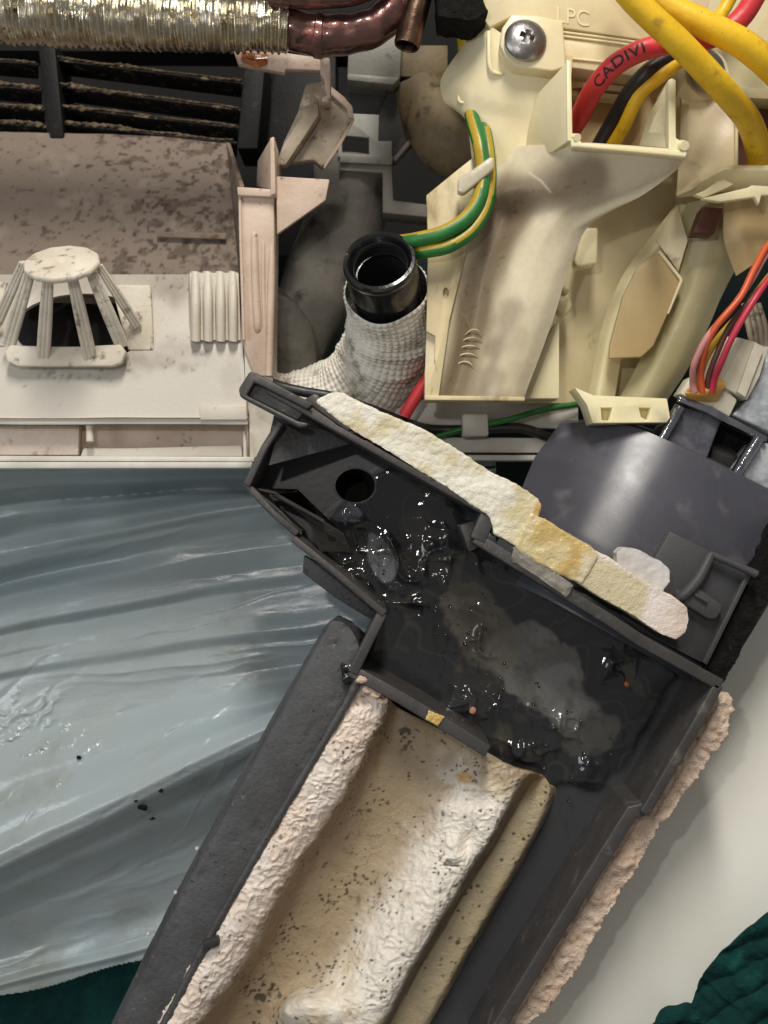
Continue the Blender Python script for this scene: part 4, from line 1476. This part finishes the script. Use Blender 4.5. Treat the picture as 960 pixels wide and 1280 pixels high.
def foamcol(p, u):
    X, Y = pxy(p)
    uu = u + vnoise(p, 26, 61) * .022 + vnoise(p, 9, 62) * .012
    c = np.tile(np.array([.76, .63, .52]), (len(p), 1))
    c = blend(c, sst(vnoise(p, 40, 63), -.2, .7) * .6, (.82, .75, .68))
    c = blend(c, sst(uu, .193, .24), (.28, .19, .115))
    c = blend(c, sst(uu, .29, .345), (.40, .305, .19))
    top = sst(-Y, -1000, -900)
    c = blend(c, sst(uu, .32, .36) * top * .6, (.45, .385, .28))
    pale = sst(uu + top * .08, .46, .58)
    c = blend(c, pale, (.80, .74, .64))
    c = blend(c, pale * sst(fbm(p, 44, 66), .0, .9) * .75, (.58, .47, .30))
    c = blend(c, sst(uu, .27, .38) * (1 - sst(uu, .50, .60)) * sst(fbm(p, 60, 64), -.2, .7) * .8, (.27, .19, .11))
    c = blend(c, sst(u, .715, .745), (.10, .075, .05))  # thin shadow line in the crevice, painted into the foam colour
    c = blend(c, sst(u, .785, .81), (.46, .38, .235))
    c = blend(c, sst(uu, .79, .84) * sst(fbm(p, 34, 67), -.3, .6) * .85, (.42, .35, .23))
    # amber stain and the dirty corner
    r = np.hypot((X - 583) / 12, (Y - 972) / 9) + vnoise(p, 8, 70) * .3
    c = blend(c, (1 - sst(r, .5, 1.3)) * .8, (.55, .30, .07))
    r = np.hypot((X - 466) / 34, (Y - 870) / 16) + vnoise(p, 9, 71) * .5
    c = blend(c, (1 - sst(r, .5, 1.2)) * sst(vnoise(p, 9, 72), -.1, .2), (.05, .035, .025))
    edge = seg_dist(X, Y, [(540, 900), (600, 938), (660, 970)]) + vnoise(p, 12, 73) * 8
    c = blend(c, (1 - sst(edge, 6, 44)) * .8, (.27, .18, .085))
    c = blend(c, sst(fbm(p, 18, 75) - .012 * np.abs(Y - 985 + (X - 560) * .3), .15, .6) * (uu > .42) * .6, (.34, .25, .13))
    hairs = sst(np.abs(vnoise(p, 15, 76)), .035, .0) * sst(vnoise(p, 38, 77), .15, .45)
    c = blend(c, hairs * .6 * (uu > .15), (.10, .07, .045))
    # specks, dense in drifts
    sp = specks(p, 11, 81, .2, .05) * (uu > .3) + specks(p, 7.5, 82, .24, .3) + specks(p, 20, 83, .12, -.6) * .8
    for (kx, ky, rx, ry) in ((322, 1222, 34, 26), (515, 920, 24, 28), (470, 1035, 30, 14), (560, 1095, 26, 34), (430, 1120, 26, 16), (330, 1240, 20, 16)):
        m = np.exp(-(((X - kx) / rx) ** 2 + ((Y - ky) / ry) ** 2))
        sp = sp + sst(m, .15, .8) * sst(vnoise(p, 5.5, 84) + .5 * vnoise(p, 14, 85), .35, .6) * .95
    c = blend(c, np.clip(sp, 0, 1) * .88, (.045, .032, .022))
    return np.clip(c, 0, 1)


m_foaml = M('moulded_foam', 'ffffff', .45, attr=True, dirt=[('3a2a1c', 4.5, .70, .76)], bump=(7, 1.6), bump2=(2.6, .7), spec=.5, coat=.12, rvar=.16, coatr=.2)
g = G()
g.grid(rows, NU, NV, thick=14, disp=foamdisp, back=1)
o = g.out('foam_liner', m_foaml, pan, smooth=0)
o.data.shade_smooth()
uu_ = np.tile(np.linspace(0, 1, NU), NV)
fp = np.array(g.v)[:NU * NV]
rgb = foamcol(fp, uu_)
n = len(o.data.vertices)
rgb = np.vstack([rgb, rgb])[:n]
ca = o.data.color_attributes.new('tint', 'FLOAT_COLOR', 'POINT')
ca.data.foreach_set('color', np.hstack([rgb, np.ones((n, 1))]).ravel())
for (x, y, h, rx, ry, mt) in ((451, 850, 0, 9, 5, m_foamw), (462, 862, -4, 10, 6, m_pink), (470, 868, -4, 7, 5, m_foamw), (478, 876, -8, 8, 4, m_pink)):
    g = G()
    g.prism([(x + rx * math.cos(a) * rnd.uniform(.7, 1.2), y + ry * math.sin(a) * rnd.uniform(.7, 1.2)) for a in np.linspace(0, 2 * math.pi, 9)[:-1]], h, 12)
    g.out('foam_crumb', mt, pan, vox=1.3, smooth=60, disp=lambda p: fbm(p, 6, 3) * 2.2)
g = G()
g.prism([(252, 1178), (272, 1172), (274, 1182), (256, 1188)], 6, 12)
g.out('plastic_chip', m_dgrey, label='small dark chip lying on the pale foam ridge, lower left of the pan', cat='chip', bevel=1.5)

# yellow glue on the lower rim
g = G()
g.prism([(536, 888), (556, 896), (548, 908), (532, 900)], 3, 5)
g.out('glue_patch', m_glue, pan, vox=1.2, disp=lambda p: fbm(p, 6, 6) * .8)

# foam strip along the upper rim
fs = T('foam_strip', 620, 640, -70, 'long whitish yellow-stained foam strip lying along the upper rim of the pan', 'foam strip')


def lump(name, poly, h, dep, mt, parent, a=1.6, per=26, beads=0, seed=1, vox=2.2, **kw):
    g = G()
    g.prism(poly, h, dep)
    return g.out(name, mt, parent, bevel=6 if vox > 2 else 3, bseg=3, vox=0, **kw) if False else \
        g.out(name, mt, parent, vox=vox, smooth=60, disp=lambda p: fbm(p, per, seed) * a + (0.5 - cells(p, 7, seed)) * beads + fbm(p, 60, seed + 2) * a - 1, **kw)




def stripcol(p):
    X, Y = pxy(p)
    s_ = (X - 400) * .86 + (Y - 500) * .5
    c = np.tile(np.array([.78, .745, .62]), (len(p), 1))
    c = blend(c, sst(fbm(p, 34, 91), -.1, .9) * .8, (.60, .50, .27))
    c = blend(c, sst(vnoise(p, 16, 92), .1, .7) * .5, (.76, .74, .68))
    low = sst(-(Y - (500 + (X - 400) * .60)), -40, -12)
    c = blend(c, sst(s_, 250, 300) * .6, (.62, .53, .27))
    c = blend(c, sst(s_, 350, 380) * .5, (.60, .50, .31))
    pk = sst(X + (Y - 745) * .25 + vnoise(p, 18, 93) * 10, 800, 812)
    pk = np.maximum(pk, sst(-(Y - (690 + (X - 735) * .50)) + vnoise(p, 18, 95) * 4, -6, 6) * (X > 730))
    c = blend(c, pk, (.80, .71, .64))
    c = blend(c, sst(X + Y * .3 + vnoise(p, 20, 94) * 6, 1052, 1085) * .7, (.62, .48, .38))
    c = blend(c, specks(p, 11, 96, .14, .35) * .6, (.28, .2, .1))
    am = (1 - sst(np.hypot((X - 674) / 8, (Y - 640) / 16), .5, 1.2))
    c = blend(c, am * .8, (.6, .33, .07))
    return np.clip(c, 0, 1)


m_strip = M('stained_strip_foam', 'ffffff', .5, attr=True, bump=(5, 1.5), bump2=(2.5, .5), spec=.5, sss=.08, rvar=.15)
lump('strip_body', [(393, 502), (400, 495), (416, 489), (430, 491), (470, 510), (520, 531), (560, 553), (620, 591), (660, 612), (674, 622), (678, 634), (673, 648), (700, 668), (688, 700), (660, 694), (634, 676), (616, 668),
                    (612, 646), (560, 612), (500, 575), (430, 532)], 4, 58, m_strip, fs, beads=2.2, seed=3, a=1.2, colfn=stripcol)
lump('strip_body', [(735, 684), (760, 694), (800, 722), (842, 744), (860, 758), (864, 774), (858, 792), (846, 801), (826, 794), (790, 770), (750, 748), (712, 722), (720, 700)], 6, 60, m_strip, fs, beads=1.0, seed=5, a=1.0, colfn=stripcol,
     label='rounded far end, tan turning pinkish')
def gluecol(p):
    X, Y = pxy(p)
    s_ = (X - 692) * .86 + (Y - 686) * .5 + vnoise(p, 10, 98) * 7
    c = np.tile(np.array([.60, .44, .17]), (len(p), 1))
    c = blend(c, sst(fbm(p, 22, 97), -.1, .7) * .7, (.72, .62, .36))
    c = blend(c, sst(np.abs(s_), 30, 52) * .75, (.74, .68, .50))
    c = blend(c, sst(-np.abs(s_ - 30), -7, -2) * .5, (.52, .33, .09))
    return np.clip(c, 0, 1)


m_glue2 = M('wet_amber_glue', 'ffffff', .12, attr=True, bump=(12, 3.0), bump2=(4.5, .9), coat=.9, coatr=.03, sss=.12)
lump('glue_wrap', [(664, 640), (684, 650), (738, 682), (750, 694), (728, 730), (706, 722), (652, 694), (644, 684), (652, 662)], 9, 50, m_glue2, fs, a=1.8, per=16, seed=11, colfn=gluecol)
lump('foam_wad', [(770, 690), (780, 682), (800, 685), (826, 700), (839, 714), (838, 726), (826, 746), (800, 740), (770, 715)], -24, 36, m_fwh, None, beads=1.2, seed=13,
     label='whitish rounded foam wad on the motor cover behind the strip', cat='foam piece')
g = G()
g.grid([[(642, 686, 8), (650, 686, 8), (712, 728, 7), (716, 734, 6)], [(640, 694, 6), (650, 698, 8), (704, 736, 8), (712, 742, 6)], [(640, 702, 2), (652, 708, 6), (702, 742, 6), (706, 746, 2)]], 50, 16, thick=2.5,
       disp=lambda p, u, v: fbm(p, 11, 3) * 2.0)
g.out('clear_tape', m_tape, label='wrinkled piece of clear tape stuck over the pan rim below the yellow glue', cat='tape')

# ragged foam backing outside the right wall
g = G()
g.prism([(896, 868), (912, 872), (917, 888), (905, 920), (880, 960), (858, 996), (830, 1028), (812, 1056), (794, 1092), (772, 1128), (742, 1172), (716, 1222), (690, 1256), (660, 1284), (620, 1320), (590, 1320), (640, 1270), (790, 1020)], -34, 66)
g.out('foam_backing', m_fback, pan, vox=2.4, smooth=60, disp=lambda p: fbm(p, 30, 5) * 5 + (0.5 - cells(p, 7, 2)) * 3.5 + fbm(p, 5, 9) * 2.2)

# ------------------------------------------------------------------ murky water and slime
WH = -84
GN, GY = 380, 560
xs0, ys0 = np.meshgrid(np.linspace(310, 900, GN), np.linspace(500, 1410, GY))
pp = np.array([P(x, y, HF + 4) for x, y in zip(xs0.ravel(), ys0.ravel())])
wpoly = [(412, 650), (470, 590), (520, 585), (560, 612), (600, 680), (680, 722), (780, 790), (850, 838), (800, 925), (752, 1000), (712, 984), (690, 985), (640, 968), (560, 922), (448, 862), (470, 790), (400, 720), (400, 670)]


def inpoly(X, Y, poly):
    r = np.zeros(len(X), bool)
    n = len(poly)
    for i in range(n):
        x0, y0 = poly[i]
        x1, y1 = poly[(i + 1) % n]
        c = ((y0 > Y) != (y1 > Y)) & (X < (x1 - x0) * (Y - y0) / (y1 - y0 + 1e-9) + x0)
        r ^= c
    return r


X = xs0.ravel() + vnoise(pp, 30, 2) * 9 + vnoise(pp, 12, 4) * 4
Y = ys0.ravel() + vnoise(pp, 30, 6) * 9 + vnoise(pp, 12, 8) * 4
ins = inpoly(X, Y, wpoly).reshape(GY, GN)
Xp, Yp = xs0.ravel(), ys0.ravel()
act = np.zeros(len(Xp))
for (kx, ky, rx, ry) in ((445, 665, 14, 40), (520, 740, 30, 30), (560, 690, 40, 26), (595, 800, 30, 46), (600, 880, 50, 18), (700, 905, 60, 22), (735, 960, 14, 24), (770, 835, 26, 20), (480, 700, 30, 30), (650, 940, 50, 16)):
    act = act + np.exp(-((Xp - kx) / rx) ** 2 - ((Yp - ky) / ry) ** 2)
act = np.clip(act + .10 * sst(vnoise(pp, 60, 47), -.1, .5), 0, 1)
bumps = fbm(pp, 90, 21, 2) * 2.4 + act * ((1 - np.abs(vnoise(pp, 36, 31))) ** 3 * 8.0 + (1 - np.abs(vnoise(pp, 15, 33))) ** 3 * 4.0) + vnoise(pp, 14, 41) * .25
# softened fall to the floor at the edge; the film runs out to the walls as a thin wet layer
cnt = ins.astype(float)
for _ in range(46):
    c2 = np.pad(cnt, 1, mode='edge')
    cnt = (c2[:-2, 1:-1] + c2[2:, 1:-1] + c2[1:-1, :-2] + c2[1:-1, 2:] + cnt) / 5
cnt = np.clip(cnt.ravel() + .10 * fbm(pp, 26, 45) * 4 * cnt.ravel() * (1 - cnt.ravel()), 0, 1)
wetm = sst(cnt, .30, .75)
hh = HF + 1.2 + sst(cnt, .10, .9) * 3 + sst(cnt, .35, .85) * bumps
vs = [(a[0], a[1], h) for a, h in zip(pp, hh)]
keep = (inpoly(pp[:, 0] + 480, 640 - pp[:, 1], fl) & (np.hypot(pp[:, 0] - hc[0], (pp[:, 1] - hc[1]) / .84) > 28)).reshape(GY, GN)
fs_ = []
for i in range(GY - 1):
    for j in range(GN - 1):
        if keep[i, j] and keep[i + 1, j] and keep[i, j + 1] and keep[i + 1, j + 1]:
            fs_.append((i * GN + j, (i + 1) * GN + j, (i + 1) * GN + j + 1, i * GN + j + 1))
ids = sorted({a for f in fs_ for a in f})
mp = {a: n for n, a in enumerate(ids)}
wsel = wetm[ids]
g = G()
g.add([vs[a] for a in ids], [tuple(mp[a] for a in f) for f in fs_])
def murk_sheen(p):
    X, Y = pxy(p)
    w = p + np.stack([vnoise(p, 40, 101), vnoise(p, 40, 102), 0 * X], 1) * 16
    Xw, Yw = pxy(w)
    c = np.tile(np.array([.024, .025, .027]), (len(p), 1))
    for (kx, ky, rx, ry, ro, m, col) in ((680, 845, 88, 46, .72, 1, (.145, .138, .126)), (712, 872, 50, 28, .5, .7, (.185, .183, .175)), (606, 780, 66, 36, .95, .95, (.125, .11, .088)), (575, 720, 44, 22, .6, .6, (.055, .05, .042)),
                                         (478, 700, 18, 34, -.35, 1, (.20, .21, .225)), (430, 640, 26, 14, .5, .8, (.15, .17, .20)), (530, 660, 40, 18, .3, .6, (.045, .043, .036)), (600, 850, 40, 26, .6, .5, (.05, .042, .032)),  # the bluish patches paint a reflection into the water colour
                                         (740, 920, 34, 26, .3, .6, (.11, .105, .09)), (790, 845, 40, 12, .9, .5, (.09, .08, .055)), (640, 960, 60, 12, .35, .6, (.06, .055, .045))):
        dx, dy = Xw - kx, Yw - ky
        a_, b_ = dx * math.cos(ro) + dy * math.sin(ro), -dx * math.sin(ro) + dy * math.cos(ro)
        r = np.hypot(a_ / rx, b_ / ry) + fbm(p, 20, 103, 4) * .17
        k = (1 - sst(r, .84, 1.03)) * m * (.78 + .3 * vnoise(p, 24, 104) + .14 * vnoise(p, 5, 108))
        c = blend(c, np.clip(k, 0, 1), col)
    c = blend(c, sst(fbm(w, 26, 105), .35, .9) * .5, (.055, .048, .036))
    c = blend(c, (sst(np.abs(vnoise(w, 34, 106)), .07, .0)) * .35, (.085, .075, .05))
    c = blend(c, (1 - wsel), (.045, .045, .049))
    c = blend(c, specks(p, 12, 107, .12, .3) * .8 * wsel, (.012, .011, .01))
    return np.hstack([np.clip(c, 0, 1), wsel[:, None]])


m_water = M('murky_water', 'ffffff', .05, attr='wet', bump=(22, .6), bump2=(6, .15), spec=.55)
g.out('murky_water', m_water, label='dark murky water with grey slime covering the pan floor', cat='water', kind='stuff', smooth=80, colfn=murk_sheen)

# droplets
g = G()
for k in range(70):
    t = rnd.random()
    pth = [(445, 655), (470, 690), (520, 740), (565, 770), (600, 830), (660, 890), (720, 910), (735, 985)]
    f = t * (len(pth) - 1)
    i = min(int(f), len(pth) - 2)
    x = pth[i][0] + (pth[i + 1][0] - pth[i][0]) * (f - i) + rnd.gauss(0, 22)
    y = pth[i][1] + (pth[i + 1][1] - pth[i][1]) * (f - i) + rnd.gauss(0, 22)
    r = rnd.uniform(.9, 2.8)
    c = P(x, y, -84)
    g.lathe(c, (rnd.uniform(-.2, .2), rnd.uniform(-.2, .2), 1), [(r * 1.0, -5), (r, 0), (r * .8, r * .55), (r * .45, r * .85), (.2, r)], 12, flat=rnd.uniform(.5, 1.3))
m_drop = M('water_bead', '202224', .03, spec=.8, coat=1, coatr=.01)
g.out('water_beads', m_drop, label='bright beads and bubbles scattered over the murky water', cat='bubbles', kind='stuff', smooth=80)
for (x, y, r, c_, lab) in ((591, 888, 5, 'a57962', 'tan foam crumb floating at the lower edge of the water'), (783, 855, 3, 'c25a22', 'tiny orange crumb at the right side of the pan'),
                           (660, 880, 2.5, '8a8070', 'tiny pale crumb on the dark water')):
    mm = M('crumb', c_, .6)
    g = G()
    g.lathe(P(x, y, -78), (0, 0.2, 1), [(.3, -4), (r, -2), (r * .9, r * .5), (.3, r * .8)], 9)
    g.out('foam_crumb', mm, label=lab, cat='crumb', disp=lambda p: fbm(p, 4, 3) * 1)

# ------------------------------------------------------------------ plastic sheet
FOLD = [(540, -.02, -140), (590, -.03, -160), (612, -.05, -196), (634, -.08, -240), (648, -.12, -240), (674, -.16, -204), (694, -.19, -196), (708, -.20, -206), (732, -.21, -232), (750, -.20, -224), (775, -.19, -204), (786, -.19, -202), (796, -.18, -211),
        (820, -.17, -202), (842, -.16, -196), (852, -.15, -204), (870, -.15, -203), (895, -.18, -203), (925, -.22, -196), (985, -.32, -168), (1040, -.40, -137), (1070, -.44, -122), (1084, -.45, -125),
        (1112, -.42, -158), (1150, -.34, -204), (1200, -.26, -226), (1222, -.24, -220), (1232, -.22, -206), (1240, -.22, -212), (1300, -.2, -230), (1700, -.2, -240)]


def sheet_h(x, y):
    """drawing pixels -> height of the crumpled plastic: a run of folds, each row rising to the right"""
    x, y = np.atleast_1d(np.asarray(x, float)), np.atleast_1d(np.asarray(y, float))
    F = np.array(FOLD)
    yy = y + 4 * np.sin(x / 97.0) + 1.5 * np.sin(x / 41.0 + 1)
    out = np.zeros_like(yy)
    for c in np.unique(x):
        m = x == c
        yr = F[:, 0] + F[:, 1] * c - .00012 * c * c * (F[:, 0] > 1000)
        tt = np.interp(yy[m], yr, np.arange(len(F)))
        fade = 1 - .25 * sst(np.array([c]), 200, 420)[0]
        loc = 1 + .45 * np.sin(c / 83.0 + F[:, 0] * .071) * (F[:, 0] < 930)
        hv = -205 + (F[:, 2] + 205) * fade * loc
        i = np.clip(tt.astype(int), 0, len(F) - 2)
        f = tt - i
        h0, h1 = hv[i], hv[i + 1]
        out[m] = h0 + (h1 - h0) * (f * f * (3 - 2 * f) * .6 + f * .4)
    return (out + 160) * 1.3 - 215


nx, ny = 420, 560
X, Y = np.meshgrid(np.linspace(-140, 620, nx), np.linspace(576, 1400, ny))
H = sheet_h(X, Y)
pq = np.stack([X.ravel(), Y.ravel(), 0 * X.ravel()], 1)
rot = np.stack([pq[:, 0] * .9 - pq[:, 1] * .44, (pq[:, 0] * .44 + pq[:, 1] * .9) * 2.4, pq[:, 2]], 1)
rot2 = np.stack([(pq[:, 0] * .62 + pq[:, 1] * .78) * 1.1, (pq[:, 0] * .78 - pq[:, 1] * .62) * .26, pq[:, 2]], 1)
wet = (np.exp(-((X - 40) / 90) ** 2 - ((Y - 930) / 60) ** 2) + .7 * np.exp(-((X - 240) / 130) ** 2 - ((Y - 890) / 90) ** 2) + .5 * np.exp(-((X - 90) / 120) ** 2 - ((Y - 735) / 20) ** 2) + .12).ravel()
cr = fbm(rot, 150, 3) * 3.0
rc = random.Random(21)
Xf, Yf = X.ravel(), Y.ravel()


def crease(cx, cy, ang, ln, w, am, bend=0.0):
    """one sharp crease in the film, tapering to nothing at both ends"""
    ca, sa = math.cos(ang), math.sin(ang)
    t = ((Xf - cx) * ca - (Yf - cy) * sa) / ln
    m = np.abs(t) < 1
    d = ((Xf - cx) * sa + (Yf - cy) * ca) + bend * (t * t - .3) * ln + 1.5 * np.sin(t * 9 + cx)
    tp = np.where(m, (1 - t * t), 0) ** 1.5
    dd = d / (w * (.6 + .8 * tp))
    cr[:] += am * tp * np.where(d < 0, np.exp(-np.abs(dd) * 1.2), np.exp(-np.abs(dd) * 2.6))


for _ in range(26):      # long pulls running with the folds
    crease(rc.uniform(-60, 460), rc.uniform(640, 900), math.radians(rc.uniform(5, 16)), rc.uniform(60, 170), rc.uniform(3, 9), rc.uniform(1.2, 4.0) * rc.choice((1, 1, -.6)), rc.uniform(-.06, .06))
for _ in range(34):      # fan of pulls on the bright bulge
    crease(rc.uniform(0, 400), rc.uniform(840, 1040), math.radians(rc.uniform(22, 58)), rc.uniform(30, 120), rc.uniform(2.5, 7), rc.uniform(1.0, 3.4) * rc.choice((1, 1, -.6)), rc.uniform(-.1, .1))
for _ in range(30):      # tight crumple low on the left
    crease(rc.gauss(45, 45), rc.gauss(925, 30), math.radians(rc.uniform(-20, 75)), rc.uniform(10, 34), rc.uniform(1.6, 3.6), rc.uniform(1.5, 4.5), rc.uniform(-.2, .2))
for _ in range(18):
    crease(rc.uniform(-40, 260), rc.uniform(1080, 1210), math.radians(rc.uniform(8, 30)), rc.uniform(40, 130), rc.uniform(4, 10), rc.uniform(1.0, 3.5) * rc.choice((1, -.7)), rc.uniform(-.06, .06))
H = H + cr.reshape(H.shape)
bot = Y > 1243 - .22 * X - .00012 * X * X + 3 * np.sin(X / 30)
g = G()
vs = [P(x, y, h) for x, y, h in zip(X.ravel(), Y.ravel(), H.ravel())]
fs_ = []
for i in range(ny - 1):
    for j in range(nx - 1):
        if not bot[i, j]:
            fs_.append((i * nx + j, (i + 1) * nx + j, (i + 1) * nx + j + 1, i * nx + j + 1))
ids = sorted({a for f in fs_ for a in f})
mp = {a: n for n, a in enumerate(ids)}
g.add([vs[a] for a in ids], [tuple(mp[a] for a in f) for f in fs_])
m_sheet = M('hazy_plastic', 'b4bebd', .30, var='b1c0c5', vs=200, dirt=[('9aa096', 150, .52, .80), ('3f4a46', 4.5, .78, .81)], bump=(16, .7, (1, 2, 1), 30), bump2=(60, 1.6, (1, 2.4, 1), 25), spec=.9, coat=.5, coatr=.2, alpha=.74)
g.out('plastic_sheet', m_sheet, label='creased bluish translucent plastic sheet hanging below the white lip', cat='plastic sheet', smooth=80)
for (x, y, r, lab) in ((178, 1010, 7, 'largest of the dark dirt crumbs clustered on the plastic sheet'), (190, 1024, 5, 'lowest dark crumb of the dirt cluster on the plastic sheet'), (200, 989, 4, 'topmost dark crumb of the dirt cluster on the plastic sheet'),
                       (170, 1001, 3, 'small dark crumb at the left of the dirt cluster on the sheet'), (98, 947, 2.5, 'lone dark speck on the bright bulge of the plastic sheet')):
    g = G()
    g.lathe(P(x, y, float(sheet_h(x, y)[0]) + 9), (0, 0, 1), [(.3, -5), (r, -2), (r * .6, 1), (.3, 1.5)], 14, flat=.6)
    g.out('dirt_fleck', m_seal, label=lab, cat='dirt', group='dirt flecks on the plastic sheet', disp=lambda p: fbm(p, 5, 3) * 2.2)
for (x, y, lab) in ((246, 1061, 'uppermost tiny white foam bead on the trough edge'), (219, 1116, 'middle tiny white foam bead on the trough edge'), (185, 1168, 'lowest white foam scrap on the trough edge')):
    g = G()
    g.lathe(P(x, y, -14), (0, 0, 1), [(.3, -4), (2.6, -2), (2, 1), (.3, 2)], 8)
    g.out('foam_bead', m_fwh, label=lab, cat='bead', group='white beads on the trough')

# cloths
g = G()
g.grid([[(-200, 1050, -430), (100, 1050, -430), (300, 1050, -430), (520, 1050, -430)], [(-200, 1200, -400), (100, 1200, -400), (300, 1190, -400), (520, 1180, -400)],
        [(-200, 1420, -330), (100, 1420, -330), (300, 1420, -330), (560, 1420, -340)]], 150, 110, thick=4,
       disp=lambda p, u, v: fbm(p, 60, 4) * 8 + (1 - np.abs(vnoise(p, 34, 6))) ** 3 * 6)
g.out('teal_cloth', m_cloth, label='dark teal cloth showing below the plastic sheet in the lower left corner', cat='cloth', smooth=80)
g = G()
g.grid([[(725, 1330, -130), (790, 1300, -120), (860, 1262, -118), (880, 1215, -126), (925, 1165, -128), (1010, 1100, -136)],
        [(760, 1400, -175), (850, 1360, -110), (905, 1300, -110), (940, 1250, -115), (980, 1190, -120), (1080, 1130, -130)],
        [(780, 1500, -170), (900, 1450, -100), (980, 1380, -90), (1020, 1300, -95), (1080, 1240, -100), (1160, 1200, -110)]], 260, 220, thick=5,
       disp=lambda p, u, v: fbm(p, 40, 4) * 9 + (1 - np.abs(vnoise(np.stack([p[:, 0] * .6 + p[:, 1] * .8, (p[:, 1] * .6 - p[:, 0] * .8) * .4, p[:, 2]], 1), 17, 6))) ** 2 * 5 + 9 * np.abs(np.sin((p[:, 0] * .45 - p[:, 1] * .89) / 9.5 + 1.6 * vnoise(p, 70, 9))) * (.75 + .25 * vnoise(p, 45, 10)))
g.tube([(818, 1290, -120), (842, 1268, -116), (900, 1272, -140), (960, 1290, -150)], [8, 12, 16, 22], 16, n=50, fn=lambda al, an, r: 1.5 * math.sin(al * .2 + an * 2))
g.out('teal_cloth', m_cloth, label='ruffled teal cloth bunched in the lower right corner against the pale panel', cat='cloth', smooth=80)

# pale panel under everything on the right
g = G()
g.grid([[(900, 560, -400), (1000, 560, -380), (1150, 560, -390)], [(760, 900, -250), (900, 900, -226), (1120, 900, -232)],
        [(600, 1150, -182), (780, 1150, -166), (1000, 1150, -172)], [(440, 1420, -160), (620, 1420, -136), (860, 1420, -146)]], 40, 40, thick=14)
g.out('cover_panel', m_board, label='smooth off-white plastic cover panel lying under the pan at right', cat='panel')

for o in bpy.data.objects:
    if '_o' in o:
        del o['_o']
